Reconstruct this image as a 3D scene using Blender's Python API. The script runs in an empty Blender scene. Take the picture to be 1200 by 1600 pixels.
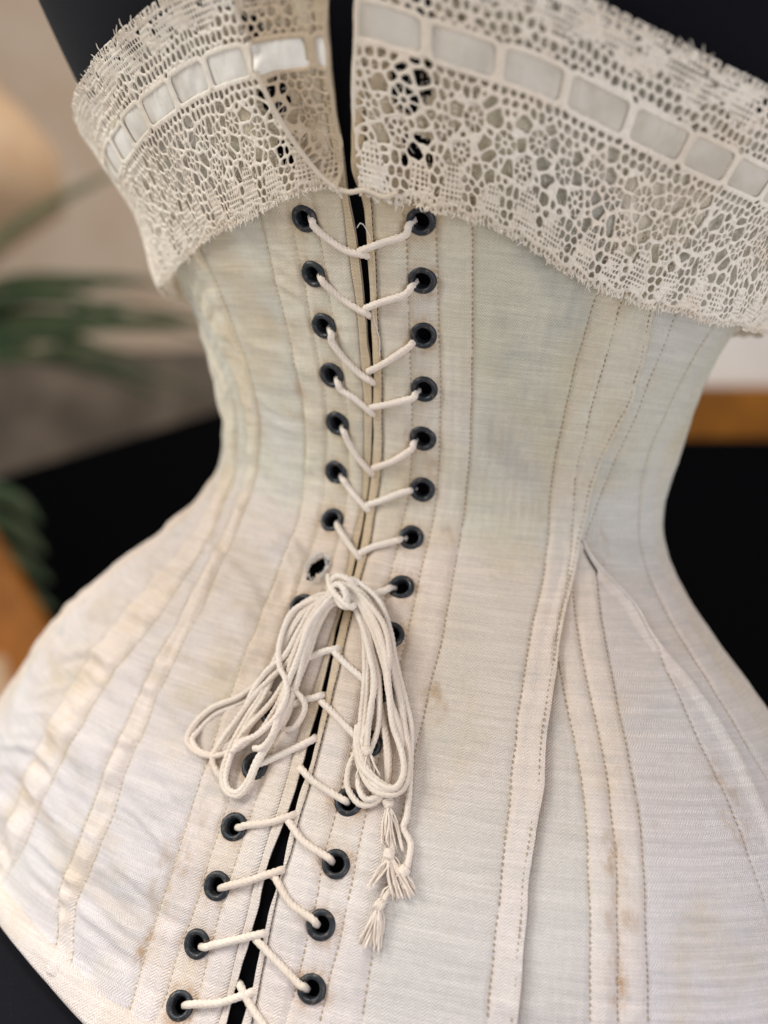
import bpy, math, random
import numpy as np
from mathutils import Vector, Matrix

random.seed(7)
rng = np.random.default_rng(11)
SC = bpy.context.scene
COL = SC.collection

# ------------------------------------------------------------ measured tables
# BODY: torso sections (half width a, half depth b, centre) at heights ZK, and the viewpoint.
# The other tables are positions on that torso: angle round it (rad) and height (mm).
ZK = np.array([-.28, -.22, -.16, -.11, -.065, -.025, .01, .05, .10, .15, .21])
BODY = {'a': [0.3001, 0.2656, 0.2302, 0.1994, 0.1732, 0.1349, 0.1091, 0.1097, 0.1229, 0.156, 0.187], 'b': [0.2376, 0.2245, 0.1499, 0.1226, 0.0938, 0.0887, 0.0845, 0.0927, 0.0988, 0.1168, 0.1495], 'cy': [0.0015, -0.0016, -0.0047, -0.0085, -0.0104, 0.0035, 0.0231, 0.0242, 0.0065, -0.009, -0.0217], 'cx': [-0.0002, 0.0009, 0.0021, 0.0031, 0.0021, 0.0004, -0.0014, -0.0013, -0.0019, -0.0021, -0.0017], 'yaw': 0.3327, 'pitch': 0.1372, 'roll': 0.1171, 'D': 0.4459, 'tx': -0.0169, 'tz': 0.0068, 'oL': -0.019031426627564345, 'oR': 0.02055721185664256, 'z0': 0.11940400733745865, 'z1': 0.12072904562596552, 'F': 1500.0}
CURVES = {'R0': [(-150.6, 0.015), (-144.9, 0.0129), (-130.8, 0.0123), (-116.2, 0.0117), (-102.0, 0.0137), (-91.5, 0.0083), (-82.1, 0.0048), (-74.7, 0.0105), (-59.7, 0.0069), (-48.8, 0.0086), (-34.1, 0.0043), (-20.3, 0.0009), (-9.9, -0.0003), (-3.6, -0.004), (6.4, -0.0156), (17.0, -0.0161), (32.0, -0.0097), (45.7, -0.0015), (59.0, 0.0008), (69.3, 0.0056), (82.2, 0.0086), (92.6, 0.0117), (106.6, 0.0151), (117.6, 0.0193), (126.1, 0.0186), (133.5, -0.0044), (153.5, 0.0201), (169.9, 0.0419), (175.2, 0.0465)], 'L0': [(-151.9, -0.0081), (-146.4, -0.011), (-132.2, -0.0123), (-117.4, -0.0108), (-103.3, -0.0144), (-90.3, -0.0076), (-84.5, -0.0066), (-77.3, -0.0067), (-63.8, -0.0058), (-49.2, -0.0053), (-34.3, -0.0043), (-20.5, -0.0068), (-10.1, -0.0087), (-3.8, -0.0127), (6.3, -0.0229), (16.9, -0.0238), (31.9, -0.0174), (45.6, -0.0089), (59.0, -0.0039), (69.2, -0.0036), (82.0, -0.0089), (94.5, -0.0095), (106.4, -0.01), (112.0, -0.0117), (117.4, -0.0129), (124.9, -0.0197), (133.4, -0.0172), (145.3, -0.0189), (161.1, -0.0156), (175.2, -0.0058)], 'R1': [(-147.4, 0.0261), (-126.8, 0.0195), (-107.4, 0.0171), (-97.6, 0.0193), (-87.9, 0.0181), (-79.7, 0.0177), (-69.8, 0.0183), (-52.2, 0.0201), (-38.8, 0.0267), (-20.9, 0.0247), (-7.1, 0.0202), (0.1, 0.023), (14.0, 0.0141), (28.8, 0.0195), (42.6, 0.0298), (51.9, 0.0291), (59.4, 0.0313), (76.2, 0.0359), (88.8, 0.0298), (106.8, 0.036), (125.3, 0.0394), (133.7, 0.032), (153.5, 0.0431), (175.2, 0.0651)], 'R2': [(-139.8, 0.0787), (-125.5, 0.0829), (-107.6, 0.0866), (-93.7, 0.0793), (-85.4, 0.0843), (-72.9, 0.0812), (-60.2, 0.0869), (-46.1, 0.0989), (-32.9, 0.1114), (-20.1, 0.1177), (-7.8, 0.1147), (0.6, 0.1198), (12.2, 0.1232), (22.3, 0.1337), (34.2, 0.138), (58.9, 0.1381), (64.1, 0.1337), (89.9, 0.1302), (115.3, 0.1257), (134.1, 0.1084), (153.8, 0.0988), (175.2, 0.0972)], 'R3': [(-143.8, 0.1298), (-131.5, 0.1328), (-117.2, 0.1394), (-103.3, 0.1411), (-89.5, 0.1401), (-82.1, 0.1411), (-74.3, 0.144), (-62.3, 0.1522), (-46.4, 0.1654), (-33.4, 0.1845), (-17.2, 0.2037), (-6.2, 0.213), (2.7, 0.2215), (13.9, 0.2364), (32.1, 0.242), (56.8, 0.236), (65.4, 0.2357), (91.0, 0.2227), (116.6, 0.2064), (134.7, 0.1822), (154.1, 0.1632), (175.4, 0.1534)], 'R4': [(-138.8, 0.1924), (-127.2, 0.1955), (-114.6, 0.1985), (-97.8, 0.204), (-78.7, 0.2115), (-61.7, 0.2265), (-48.5, 0.2458), (-36.8, 0.2657), (-25.1, 0.2941), (-10.8, 0.3176), (4.3, 0.3366), (19.7, 0.3508), (44.2, 0.3471), (66.8, 0.3379), (86.0, 0.3297), (115.0, 0.3027), (135.6, 0.2725), (154.8, 0.2446), (175.7, 0.2247)], 'R5': [(-132.2, 0.3888), (-115.8, 0.3976), (-98.1, 0.4061), (-80.5, 0.4152), (-61.9, 0.4358), (-45.9, 0.47), (-31.6, 0.5199), (-15.5, 0.581), (-7.1, 0.6241), (1.7, 0.6624), (14.7, 0.6879), (33.6, 0.6766), (49.0, 0.6687), (60.1, 0.6732), (79.7, 0.6787), (91.5, 0.6833), (105.5, 0.6771), (117.2, 0.6629), (135.5, 0.6296)], 'R6': [(-28.8, 0.6018), (-17.8, 0.6523), (-2.1, 0.7404), (10.0, 0.783), (26.3, 0.7869), (43.2, 0.763), (54.6, 0.7713), (65.3, 0.7712), (86.1, 0.7836), (106.8, 0.764), (118.5, 0.745), (136.9, 0.7066)], 'R7': [(-132.0, 0.4341), (-123.6, 0.441), (-105.6, 0.4534), (-88.2, 0.4628), (-74.7, 0.4816), (-50.7, 0.5299), (-36.6, 0.582), (-20.7, 0.6538), (-12.6, 0.6986), (0.2, 0.7736), (13.1, 0.8243), (23.3, 0.8475), (36.0, 0.8484), (48.7, 0.863), (60.0, 0.8978), (70.1, 0.9323), (84.8, 0.9319), (105.0, 0.8846), (114.4, 0.8686), (130.4, 0.859)], 'R8': [(12.5, 0.8458), (20.9, 0.8864), (35.6, 0.922), (51.7, 0.9512), (64.8, 0.9914), (79.9, 1.0098), (93.1, 1.0125), (105.5, 0.9938)], 'G1': [(-129.5, 0.5584), (-103.5, 0.5767), (-86.2, 0.5793), (-70.3, 0.5847), (-54.5, 0.5967), (-40.1, 0.6123), (-23.7, 0.6418)], 'G2': [(-128.9, 0.608), (-107.2, 0.6249), (-85.5, 0.6377), (-67.7, 0.6476), (-49.0, 0.6705), (-28.0, 0.7088), (-8.3, 0.7526), (3.5, 0.7816)], 'G3': [(-128.4, 0.6641), (-111.2, 0.6805), (-93.7, 0.6913), (-76.1, 0.7077), (-62.5, 0.7199), (-43.7, 0.755), (-26.6, 0.8031), (-7.9, 0.8621), (2.4, 0.8894)], 'G4': [(-96.2, 0.993), (-80.3, 0.9812), (-65.5, 0.9809), (-50.7, 0.9818), (-34.0, 1.0137), (-21.0, 1.0357)], 'GE': [(-73.8, 1.0897), (-62.4, 1.0889), (-50.4, 1.109), (-40.0, 1.1077), (-28.6, 1.0836), (-19.8, 1.0363), (-8.9, 1.0252), (-2.6, 0.9605), (2.8, 0.9006), (12.9, 0.8273)], 'O1': [(-52.9, 1.1836), (-39.8, 1.205), (-26.5, 1.2111), (-13.6, 1.2077), (4.8, 1.2087), (21.8, 1.2007), (41.8, 1.1374), (55.3, 1.1343), (68.7, 1.1822), (86.9, 1.2239), (100.9, 1.2457)], 'L1': [(-151.3, -0.0205), (-135.3, -0.0262), (-116.3, -0.0274), (-101.9, -0.029), (-89.2, -0.0276), (-83.4, -0.0283), (-73.6, -0.0304), (-60.0, -0.0312), (-49.9, -0.0256), (-38.5, -0.0177), (-24.4, -0.0122), (-5.2, -0.0292), (-1.0, -0.0384), (7.9, -0.0447), (16.7, -0.039), (31.5, -0.0432), (53.2, -0.0354), (58.6, -0.0327), (68.9, -0.0361), (81.7, -0.0356), (94.3, -0.0348), (109.0, -0.0381), (122.8, -0.0363), (133.3, -0.0351), (145.3, -0.0412), (161.1, -0.0396), (175.3, -0.0326)], 'L2': [(-152.9, -0.066), (-138.4, -0.0764), (-121.1, -0.0769), (-102.7, -0.0802), (-87.2, -0.0825), (-71.5, -0.0828), (-56.1, -0.0759), (-39.9, -0.0667), (-24.1, -0.0675), (-8.9, -0.096), (0.5, -0.1031), (12.9, -0.1092), (28.5, -0.1117), (49.3, -0.1055), (63.9, -0.112), (77.9, -0.1201), (91.1, -0.1286), (111.2, -0.1254), (122.4, -0.124), (133.1, -0.1107), (145.2, -0.1027), (161.2, -0.0946), (175.5, -0.0827)], 'L3': [(-154.5, -0.1199), (-138.8, -0.1314), (-124.1, -0.1257), (-107.6, -0.1289), (-91.2, -0.1356), (-73.9, -0.1431), (-56.7, -0.1536), (-38.8, -0.16), (-29.4, -0.1586), (-23.3, -0.1623), (-16.4, -0.1759), (-5.8, -0.1891), (6.7, -0.199), (25.0, -0.2154), (47.5, -0.1955), (54.6, -0.1939), (61.5, -0.1946), (75.0, -0.2061), (89.8, -0.2138), (100.3, -0.208), (112.1, -0.2094), (122.1, -0.2024), (133.0, -0.1912), (145.3, -0.1841), (161.5, -0.1671), (176.0, -0.1481)], 'L4': [(-158.3, -0.1657), (-148.6, -0.1808), (-137.0, -0.1888), (-124.1, -0.1917), (-111.2, -0.1942), (-102.4, -0.2011), (-89.0, -0.2128), (-81.8, -0.2131), (-68.6, -0.2244), (-57.3, -0.2321), (-45.6, -0.2411), (-35.2, -0.2416), (-19.6, -0.2605), (-11.9, -0.2795), (1.8, -0.2908), (19.9, -0.3123), (36.9, -0.3072), (48.0, -0.2974), (60.3, -0.2977), (73.8, -0.3155), (91.5, -0.3216), (103.8, -0.3204), (119.0, -0.3076), (127.4, -0.2998), (142.1, -0.2848)], 'L5': [(-156.0, -0.3053), (-148.4, -0.3325), (-137.8, -0.3679), (-130.0, -0.3645), (-117.1, -0.3729), (-107.0, -0.3739), (-96.2, -0.3893), (-86.9, -0.4007), (-77.1, -0.4073), (-68.5, -0.4251), (-61.9, -0.4218), (-54.6, -0.4313), (-41.3, -0.4556), (-31.6, -0.4513), (-19.0, -0.5032), (-8.6, -0.5432), (4.0, -0.5934), (17.0, -0.6076), (30.3, -0.5851), (44.8, -0.5547), (57.7, -0.5625), (70.1, -0.5831), (83.0, -0.6206), (96.3, -0.6344), (109.7, -0.6491), (118.2, -0.6415), (128.8, -0.639)], 'L6': [(-154.7, -0.3499), (-144.1, -0.3889), (-136.8, -0.416), (-126.5, -0.4223), (-114.3, -0.4306), (-98.3, -0.4451), (-84.1, -0.4574), (-70.2, -0.4801), (-62.6, -0.4813), (-52.8, -0.4999), (-44.2, -0.5064), (-32.2, -0.5282), (-22.4, -0.5613), (-16.4, -0.5887), (-6.5, -0.6335), (5.4, -0.6683), (19.4, -0.6882), (33.9, -0.6713), (47.8, -0.6593), (60.8, -0.6978), (76.1, -0.7843), (91.2, -0.8717), (105.9, -0.8826)], 'L7': [(-132.0, -0.5589), (-117.9, -0.5842), (-101.9, -0.592), (-88.1, -0.5943), (-76.3, -0.6033), (-64.5, -0.6043), (-53.1, -0.5957), (-39.1, -0.5969), (-24.2, -0.6277), (-9.2, -0.6932), (6.4, -0.7793), (23.6, -0.8063), (41.2, -0.7672), (57.5, -0.7962), (73.2, -0.9277), (89.5, -1.118)], 'L8': [(-132.7, -0.6481), (-122.8, -0.6649), (-103.2, -0.7005), (-85.5, -0.7217), (-72.6, -0.7384), (-53.0, -0.7549), (-29.8, -0.7746), (-6.5, -0.8426), (12.7, -0.9513), (31.2, -0.9139), (44.7, -1.0537)]}
EYELETS = {'R': [(0.1638, 121.1), (0.1705, 103.0), (0.1762, 84.8), (0.1795, 65.7), (0.1782, 47.0), (0.186, 26.7), (0.1661, 7.5), (0.1599, -10.3), (0.1508, -26.1), (0.1329, -44.7), (0.1226, -62.6), (0.1044, -81.0), (0.1071, -98.7), (0.1036, -116.5), (0.107, -135.6)], 'L': [(-0.1568, 119.7), (-0.1673, 102.2), (-0.1617, 84.6), (-0.1547, 66.8), (-0.1482, 48.4), (-0.1618, 28.3), (-0.1479, 8.9), (-0.1316, -22.7), (-0.111, -41.3), (-0.109, -60.2), (-0.1068, -78.1), (-0.1031, -96.8), (-0.0978, -114.9), (-0.1009, -134.1), (-0.0925, -152.1)]}
TORN_HOLE = [(-0.1331, -9.2)]
LACE_LINES = {'ZB': [(-0.4885, 116.7), (-0.3633, 120.0), (-0.2584, 124.0), (-0.1666, 128.8), (-0.0753, 130.9), (0.0022, 130.9), (0.0811, 128.2), (0.1722, 127.2), (0.2629, 126.0), (0.325, 124.4), (0.4242, 120.7), (0.5006, 116.1), (0.5816, 112.1), (0.6692, 108.6), (0.8003, 107.3), (0.9553, 106.2), (1.0882, 105.2), (1.2928, 103.5)], 'ZR': [(-0.7169, 146.9), (-0.6265, 149.9), (-0.4789, 154.5), (-0.3596, 158.9), (-0.234, 162.2), (-0.1047, 163.8), (-0.0057, 164.0), (0.0569, 172.3), (0.113, 170.3), (0.2143, 166.6), (0.3592, 162.3), (0.4941, 156.9), (0.6417, 151.7), (0.789, 148.1), (0.9164, 145.7)], 'ZT': [(-0.5802, 170.9), (-0.4706, 172.2), (-0.3859, 174.8), (-0.3053, 177.5), (0.4187, 179.2), (0.4521, 178.1), (0.518, 177.6), (0.5699, 174.8), (0.6401, 171.3), (0.7305, 168.3), (0.8378, 164.8)]}
CROSSINGS = [[(0.1406, 120.0, -3.0), (0.1379, 119.86, 1.6), (0.1245, 117.62, 1.8), (0.0708, 114.45, 1.8), (0.005, 111.41, 1.4), (-0.0209, 109.49, -2.2)], [(-0.151, 119.32, -3.0), (-0.126, 119.53, 1.6), (-0.1225, 117.8, 1.8), (-0.089, 114.26, 1.8), (-0.0386, 111.23, 1.8), (0.0109, 109.86, 1.4), (0.0112, 108.2, -2.2)], [(0.1464, 101.23, -3.0), (0.1401, 101.09, 1.6), (0.1217, 98.8, 1.8), (0.051, 95.1, 1.8), (0.0041, 92.99, 1.4), (-0.0239, 91.01, -2.2)], [(-0.1624, 100.77, -3.0), (-0.1322, 101.13, 1.6), (-0.1247, 99.51, 1.8), (-0.0777, 95.18, 1.8), (-0.0322, 92.56, 1.8), (0.0022, 90.59, 1.4), (0.0016, 88.58, -2.2)], [(0.1458, 82.43, -3.0), (0.1412, 82.25, 1.6), (0.1244, 79.91, 1.8), (0.0578, 74.56, 1.8), (0.0024, 71.21, 1.4), (-0.0266, 68.9, -2.2)], [(-0.1577, 82.96, -3.0), (-0.131, 82.6, 1.6), (-0.1281, 80.07, 1.8), (-0.0875, 74.04, 1.8), (-0.0379, 69.48, 1.8), (0.0001, 66.97, 1.4), (-0.0001, 64.72, -2.2)], [(0.1541, 63.46, -3.0), (0.1533, 64.06, 1.6), (0.1418, 62.55, 1.8), (0.0732, 59.73, 1.8), (0.005, 57.22, 1.4), (-0.0256, 55.08, -2.2)], [(-0.1496, 64.59, -3.0), (-0.1183, 64.62, 1.6), (-0.1097, 62.42, 1.8), (-0.0589, 58.95, 1.8), (-0.0051, 55.38, 1.4), (-0.0053, 52.98, -2.2)], [(0.1471, 44.75, -3.0), (0.1494, 44.95, 1.6), (0.1414, 42.69, 1.8), (0.0719, 37.53, 1.8), (0.0028, 33.16, 1.4), (-0.027, 30.84, -2.2)], [(-0.1445, 45.81, -3.0), (-0.1139, 45.62, 1.6), (-0.106, 42.85, 1.8), (-0.0615, 37.04, 1.8), (-0.0093, 31.38, 1.4), (-0.0103, 28.95, -2.2)], [(0.1519, 25.46, -3.0), (0.1413, 25.79, 1.6), (0.1187, 24.73, 1.8), (0.0391, 20.44, 1.8), (-0.0063, 17.2, 1.4), (-0.0341, 16.06, -2.2)], [(-0.152, 26.25, -3.0), (-0.1173, 25.94, 1.6), (-0.1032, 23.97, 1.8), (-0.0537, 19.36, 1.8), (-0.014, 15.46, 1.4), (-0.0131, 14.36, -2.2)], [(0.138, 7.6, -3.0), (0.1268, 5.49, 1.6), (0.1038, 4.23, 1.8), (0.0421, 1.45, 1.8), (0.0016, -1.29, 1.4), (-0.0232, -0.94, -2.2)], [(-0.138, 8.61, -3.0), (-0.1048, 6.24, 1.6), (-0.0903, 4.47, 1.8), (-0.0338, -0.18, 1.8), (-0.0005, -2.98, 1.4), (0.0008, -2.76, -2.2)], [(0.1328, -9.78, -3.0), (0.1275, -12.06, 1.6), (0.1122, -12.78, 1.8), (0.0734, -14.8, 1.8), (0.0375, -17.07, 1.4), (0.0165, -16.61, -2.2)], [(-0.0967, -40.99, -3.0), (-0.0657, -39.82, 1.6), (-0.0446, -38.01, 1.8), (-0.0214, -36.26, 1.8), (0.0095, -34.25, 1.4), (0.0117, -33.01, -2.2)], [(0.1257, -45.02, -3.0), (0.1249, -44.78, 1.6), (0.1159, -44.11, 1.8), (0.0933, -42.18, 1.8), (0.0378, -37.91, 1.8), (0.0085, -35.59, 1.4), (-0.0113, -34.26, -2.2)], [(-0.0989, -58.32, -3.0), (-0.064, -56.13, 1.6), (-0.0362, -53.34, 1.8), (-0.0172, -52.25, 1.8), (-0.0025, -51.06, 1.4), (-0.001, -50.22, -2.2)], [(0.1138, -62.15, -3.0), (0.1115, -61.97, 1.6), (0.101, -61.43, 1.8), (0.0901, -60.73, 1.8), (0.0301, -55.48, 1.8), (0.0039, -53.05, 1.4), (-0.0133, -52.11, -2.2)], [(-0.1122, -77.67, -3.0), (-0.0951, -77.35, 1.6), (-0.0887, -76.45, 1.8), (-0.0668, -73.32, 1.8), (-0.0013, -65.55, 1.4), (-0.001, -64.43, -2.2)], [(0.098, -80.9, -3.0), (0.0974, -81.04, 1.6), (0.0891, -80.64, 1.8), (0.0326, -78.11, 1.8), (-0.0011, -75.37, 1.4), (-0.0171, -74.34, -2.2)], [(-0.104, -96.6, -3.0), (-0.085, -96.19, 1.6), (-0.0755, -95.58, 1.8), (-0.0395, -93.04, 1.8), (0.0039, -88.9, 1.4), (0.0045, -87.93, -2.2)], [(0.0953, -98.35, -3.0), (0.0957, -97.98, 1.6), (0.089, -97.36, 1.8), (0.0412, -94.9, 1.8), (0.0031, -91.01, 1.4), (-0.0114, -90.01, -2.2)], [(-0.0976, -115.91, -3.0), (-0.0799, -114.24, 1.6), (-0.0712, -113.32, 1.8), (-0.0404, -110.15, 1.8), (0.0084, -105.16, 1.4), (0.0089, -104.6, -2.2)], [(0.0932, -117.43, -3.0), (0.0935, -116.02, 1.6), (0.0868, -115.38, 1.8), (0.0474, -112.14, 1.8), (0.0076, -107.44, 1.4), (-0.0058, -106.93, -2.2)], [(-0.0996, -135.26, -3.0), (-0.0816, -133.29, 1.6), (-0.0719, -132.4, 1.8), (-0.036, -128.71, 1.8), (0.0061, -124.28, 1.4), (0.0068, -124.53, -2.2)], [(0.0965, -136.92, -3.0), (0.0958, -135.35, 1.6), (0.0884, -134.76, 1.8), (0.0432, -130.86, 1.8), (0.006, -126.7, 1.4), (-0.0068, -126.98, -2.2)], [(-0.0917, -151.95, -3.0), (-0.0752, -150.94, 1.6), (-0.0663, -150.26, 1.8), (-0.0287, -147.34, 1.8), (0.0129, -142.02, 1.4), (0.0133, -142.02, -2.2)], [(0.0661, -152.0, -3.0), (0.0612, -150.3, 1.6), (0.0483, -148.64, 1.8), (0.0186, -144.99, 1.8), (-0.0028, -141.27, 1.4), (-0.014, -141.16, -2.2)]]
STRANDS = [('bow_loop', [(-0.0136, -19.08, 7.0), (-0.0668, -19.89, 6.11), (-0.1196, -24.68, 5.21), (-0.1361, -30.93, 4.32), (-0.1358, -41.9, 3.42), (-0.1513, -49.2, 2.53), (-0.1934, -57.72, 2.0), (-0.2532, -64.86, 2.0), (-0.2778, -72.82, 2.0), (-0.271, -77.71, 2.0), (-0.2351, -79.73, 2.0), (-0.1943, -78.86, 2.0), (-0.1516, -74.86, 2.74), (-0.1146, -68.51, 3.63), (-0.0949, -60.4, 4.53), (-0.083, -52.5, 5.42), (-0.0841, -41.46, 6.0), (-0.0734, -29.76, 6.0), (-0.0453, -22.22, 6.11), (-0.0085, -19.67, 7.0)]), ('bow_loop', [(-0.0127, -20.46, 7.0), (-0.0671, -23.48, 6.3), (-0.0834, -32.02, 5.6), (-0.093, -41.55, 4.9), (-0.1243, -48.49, 4.2), (-0.1538, -55.63, 3.5), (-0.1753, -64.86, 2.8), (-0.1945, -73.68, 2.1), (-0.199, -79.9, 2.0), (-0.1747, -83.35, 2.0), (-0.1525, -84.75, 2.0)]), ('bow_loop', [(-0.0085, -19.67, 7.0), (-0.0404, -23.12, 7.0), (-0.0524, -27.47, 7.0), (-0.0588, -37.15, 6.17), (-0.0567, -48.66, 6.0), (-0.0668, -59.52, 6.0), (-0.0821, -69.68, 5.33), (-0.0958, -77.06, 4.39), (-0.1014, -83.17, 3.44), (-0.1153, -87.32, 3.0), (-0.139, -86.7, 3.0), (-0.1536, -82.63, 3.0), (-0.1573, -74.45, 3.0), (-0.1481, -64.54, 3.0), (-0.1329, -55.54, 3.0), (-0.1261, -44.59, 3.17), (-0.115, -32.49, 4.11), (-0.0837, -23.44, 5.11), (-0.0199, -19.22, 7.0)]), ('bow_loop', [(-0.0126, -18.76, 8.0), (-0.0352, -22.0, 8.0), (-0.0611, -29.99, 8.0), (-0.068, -39.71, 7.0), (-0.0716, -49.42, 8.0), (-0.0711, -59.96, 8.0), (-0.0705, -67.53, 8.0), (-0.0892, -72.24, 6.0), (-0.1087, -73.41, 5.0)]), ('bow_loop', [(-0.0076, -20.66, 6.0), (-0.0324, -22.93, 5.0), (-0.0483, -29.28, 4.0), (-0.0538, -37.84, 3.0), (-0.0617, -45.4, 2.5), (-0.0642, -52.22, 2.5), (-0.0639, -58.94, 2.5), (-0.0682, -64.27, 2.5), (-0.0433, -63.4, 3.0), (-0.0273, -58.53, 4.0), (-0.0271, -54.94, 5.0), (-0.0442, -52.31, 6.0), (-0.069, -51.17, 6.0)]), ('bow_loop', [(-0.023, -18.89, 6.0), (-0.0965, -23.0, 6.0), (-0.1325, -27.74, 6.0), (-0.1305, -37.76, 6.0), (-0.1068, -44.61, 7.43), (-0.0763, -48.93, 8.64), (-0.0634, -55.24, 9.0), (-0.0772, -62.58, 8.5), (-0.1036, -68.82, 7.57), (-0.1323, -72.39, 6.64), (-0.1508, -76.12, 5.43), (-0.1446, -72.66, 3.79), (-0.1417, -65.01, 2.86), (-0.1372, -59.39, 2.0), (-0.124, -53.54, 2.0)]), ('bow_loop', [(-0.0168, -19.81, 6.0), (-0.0467, -24.65, 5.0), (-0.0516, -31.75, 5.0), (-0.0598, -40.56, 5.0), (-0.084, -46.34, 4.0), (-0.1031, -56.22, 5.0), (-0.1243, -63.16, 5.0), (-0.1465, -69.88, 4.0), (-0.1522, -73.52, 3.0)]), ('cord_end', [(-0.0135, -18.69, 6.0), (0.0059, -13.75, 8.0), (0.0606, -14.76, 7.0), (0.1148, -18.51, 5.0), (0.1531, -26.16, 4.0), (0.1736, -34.87, 3.0), (0.201, -46.4, 2.5), (0.2163, -54.86, 2.5), (0.2174, -63.59, 2.5), (0.2211, -73.19, 2.5), (0.2229, -81.15, 2.5), (0.22, -84.84, 2.5), (0.2372, -88.97, 2.0), (0.2368, -95.4, 2.0)]), ('bow_loop', [(-0.0135, -18.69, 6.0), (0.0011, -16.07, 9.0), (0.0546, -17.04, 8.0), (0.1039, -21.47, 7.0), (0.1393, -27.65, 6.0), (0.1682, -36.02, 5.0), (0.1924, -46.76, 4.0), (0.2045, -55.99, 4.0), (0.2164, -63.77, 4.0), (0.2157, -72.43, 5.0), (0.1965, -76.52, 6.0), (0.159, -76.93, 6.0), (0.13, -73.29, 5.0), (0.1081, -67.24, 4.0), (0.1031, -56.86, 3.0), (0.1003, -43.55, 3.0), (0.0895, -32.69, 3.0), (0.0642, -23.94, 4.0), (0.0175, -19.75, 5.0), (-0.0135, -18.69, 6.0)]), ('bow_loop', [(-0.0084, -19.28, 6.0), (0.0464, -20.23, 6.0), (0.0939, -28.58, 6.0), (0.1084, -34.03, 5.0), (0.123, -40.45, 5.0), (0.1266, -48.62, 5.0), (0.1217, -57.07, 4.0), (0.1059, -64.44, 3.0), (0.0927, -71.48, 2.0), (0.0987, -77.11, 2.0), (0.126, -80.88, 2.0), (0.151, -80.34, 2.0), (0.1738, -77.25, 3.0), (0.2041, -73.15, 3.0), (0.2063, -67.28, 3.0), (0.1864, -57.88, 4.0), (0.1687, -47.47, 5.0), (0.1486, -37.3, 6.0), (0.104, -26.68, 7.0), (0.0496, -20.22, 8.0), (-0.0064, -18.63, 8.0)]), ('bow_loop', [(-0.0124, -17.96, 6.0), (0.0525, -18.8, 8.0), (0.1113, -24.9, 8.0), (0.1508, -33.68, 8.0), (0.1674, -44.99, 7.0), (0.1777, -54.86, 6.0), (0.2022, -63.74, 6.0), (0.2083, -70.22, 6.0), (0.1958, -74.92, 7.0), (0.1659, -74.63, 7.0), (0.1262, -70.95, 6.0), (0.1029, -64.67, 4.0), (0.0951, -57.72, 2.0)]), ('bow_loop', [(-0.0115, -19.35, 6.0), (0.0406, -18.58, 5.0), (0.0912, -23.39, 4.0), (0.1232, -31.92, 3.0), (0.129, -41.4, 3.0), (0.144, -50.64, 2.0), (0.1645, -60.4, 2.0), (0.1748, -68.13, 2.0), (0.1758, -73.9, 2.0)]), ('bow_loop', [(-0.0135, -18.69, 6.0), (0.0209, -16.67, 8.0), (0.0818, -19.95, 9.0), (0.1404, -25.9, 9.0), (0.1615, -33.46, 8.0), (0.1602, -41.16, 7.0), (0.1699, -47.53, 6.0), (0.191, -55.08, 5.0), (0.1995, -61.58, 4.0)]), ('cord_end', [(-0.0095, -20.01, 6.0), (0.0341, -20.48, 6.0), (0.0812, -27.15, 7.0), (0.1131, -35.63, 7.0), (0.1292, -43.15, 6.0), (0.1266, -50.1, 6.0), (0.1245, -57.07, 5.0), (0.125, -64.61, 4.0)]), ('knot', [(-0.067, -12.83, 5.0), (-0.0292, -18.11, 9.0), (0.0133, -21.53, 10.5), (0.0404, -22.76, 10.0), (0.0451, -20.98, 8.0), (0.0147, -18.1, 6.0), (-0.022, -16.01, 6.0), (-0.0361, -14.62, 8.0), (-0.0199, -13.62, 9.0), (0.0161, -14.34, 9.0), (0.0353, -15.26, 7.0)]), ('knot', [(-0.0419, -19.3, 6.0), (-0.0282, -17.38, 9.0), (-0.0008, -17.14, 11.5), (0.0231, -19.56, 12.0), (0.0283, -22.34, 9.0), (0.0061, -21.79, 8.0), (-0.0188, -18.49, 7.0), (-0.0263, -15.07, 7.0)])]
TASSELS = [((0.1849, -78.94, 2.2), [(0.1833, -90.28, 1.0), (0.1893, -88.63, 1.0), (0.2005, -90.55, 1.0), (0.2095, -90.58, 1.0), (0.2165, -91.0, 1.0), (0.2037, -89.47, 1.0), (0.1888, -90.09, 1.0)], [(0.1701, -73.19, 2.0), (0.1756, -76.14, 2.0)]), ((0.2008, -92.8, 2.2), [(0.18, -102.76, 1.0), (0.1845, -101.16, 1.0), (0.2504, -101.35, 1.0), (0.2452, -102.61, 1.0), (0.2286, -102.85, 1.0), (0.2228, -103.37, 1.0), (0.2157, -103.81, 1.0), (0.2385, -102.19, 1.0), (0.2532, -100.75, 1.0)], [(0.2031, -90.25, 2.0), (0.2015, -91.6, 2.0)]), ((0.1997, -106.57, 2.2), [(0.1749, -118.85, 1.0), (0.1831, -119.04, 1.0), (0.1916, -117.11, 1.0), (0.1963, -118.07, 1.0), (0.2053, -117.71, 1.0), (0.2072, -116.47, 1.0), (0.2, -117.65, 1.0)], [(0.2158, -100.74, 2.0), (0.211, -103.47, 2.0), (0.2045, -105.31, 2.0)]), ((0.2327, -96.36, 2.2), [(0.2291, -98.97, 1.0), (0.2379, -99.32, 1.0), (0.2468, -99.68, 1.0)], [(0.2324, -94.44, 2.0), (0.2325, -95.4, 2.0)]), ((0.1266, -65.25, 4), [(0.1211, -73.28, 3), (0.1283, -73.69, 3), (0.1382, -72.71, 3), (0.1487, -72.36, 3), (0.1396, -70.05, 3)], [])]
HEM_LINE = [(-0.506, -156.2), (-0.406, -158.9), (-0.34, -160.7), (-0.254, -163.5), (-0.215, -164.7)]
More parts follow.
